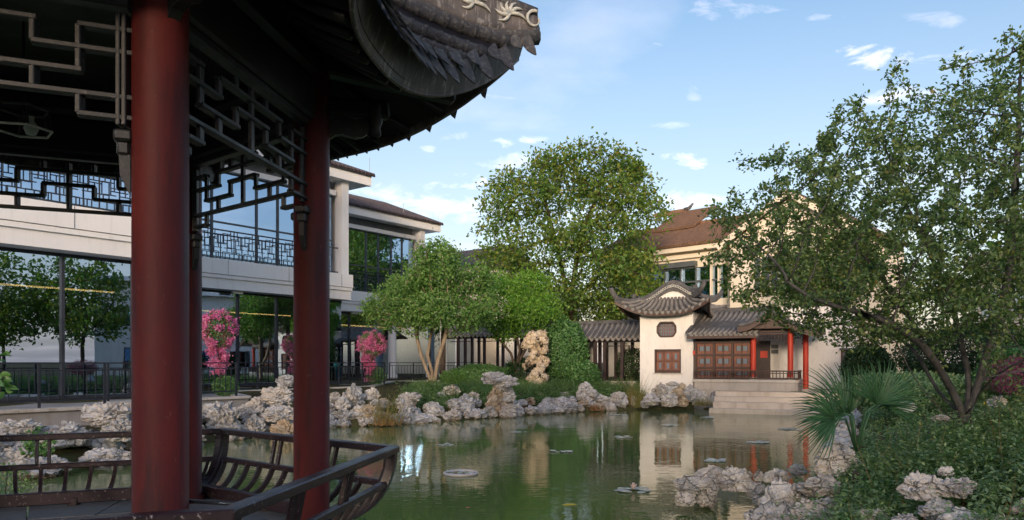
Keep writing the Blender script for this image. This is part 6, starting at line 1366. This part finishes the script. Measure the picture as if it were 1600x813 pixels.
pads(988, 767, .28, 22, 'water lily cluster with a pale pink flower nearest the arched rock', .075, True); pads(1113, 720, .26, 18, 'water lily cluster just above the arched rock', .08); pads(1186, 692, .26, 15, 'pale water lily cluster right of centre near the red column reflection', .09)
pads(974, 683.5, .26, 14, 'water lily cluster left of the tower reflection', .09); pads(1048, 665.5, .30, 14, 'water lily cluster in front of the tower rockery', .10); pads(876, 706.5, .25, 13, 'dark water lily cluster in the middle of the pond', .075)
pads(1236, 671, .34, 16, 'water lily cluster near the palm at the right of the pond', .11); pads(967, 649, .35, 12, 'faint water lily cluster by the far shore', .10); pads(811, 676, .25, 9, 'small scattered water lily cluster left of centre', .07); pads(1146, 643, .35, 12, 'brown-edged water lily cluster before the hall steps', .10); pads(1106, 653, .3, 12, 'water lily cluster between the steps and the rockery', .10)
pads(695, 696, .22, 9, 'small floating leaves beside the orange reflection', .06); pads(1270, 656, .3, 12, 'water lily cluster at the right shore under the palm', .12)
Yr = EYE*F/(741-HY); c = P(720, 741, Yr); rg = empty('floating_ring', (c.x, c.y, 0), 'white floating pipe ring with lily leaves inside', 'floating ring')
V, Fs = tube([(c.x+.32*math.cos(a), c.y+.32*math.sin(a), .02) for a in [i*PI/16 for i in range(33)]], .028, 8, False); ob('pipe', mdata('ring', V, Fs, 'pvc', True), rg)
lr = pads(720, 741, .24, 14, 'dark lily leaves growing inside the floating ring', .06)
def koi(x, y, L_, mat, label, rz):
    Y = EYE*F/(y-HY); c = P(x, y, Y); V = []; Fs = []; pr = [(0, .0), (.12, .35), (.3, .5), (.55, .42), (.8, .16), (.9, .08), (1, .0)]
    pts = [Vector((L_*(t-.5), .04*L_*math.sin(t*4), 0)) for t, _ in pr]; V, Fs = tube(pts, [max(.002, w*L_*.26) for _, w in pr], 10); o_ = len(V); V += [Vector((L_*.45, 0, 0)), Vector((L_*.66, L_*.1, 0)), Vector((L_*.6, 0, 0)), Vector((L_*.66, -L_*.1, 0))]; Fs.append((o_, o_+1, o_+2, o_+3))
    o = ob('koi', mdata('koi', V, Fs, mat, True), None, Matrix.Translation((c.x, c.y, -.13*L_*.55)) @ Matrix.Rotation(rz, 4, 'Z')); tag(o, label, 'fish', 'koi in the pond')
koi(733, 793, .16, 'koi', 'small orange koi at the surface near the bottom of the pond', .9); koi(895, 789, .42, 'koi_gold', 'larger golden koi under the surface at the bottom centre', .1); koi(685, 692, .22, 'koi', 'orange koi by the small floating leaves', 1.2)
tb = empty('litter_bin', P(797, 586, 39), 'teal litter bin behind the maple trunk', 'bin'); q = P(797, 580, 39); ob('body', mdata('bin', *lathe([(.2, 0), (.24, .1), (.26, .8), (.27, .82)], 14), 'teal', True), tb, Matrix.Translation((q.x, q.y, 1.2))); ob('lid', mdata('lid', *lathe([(.28, .82), (.27, .9), (.15, .97), (0, .98)], 14), 'teal', True), tb, Matrix.Translation((q.x, q.y, 1.2)))
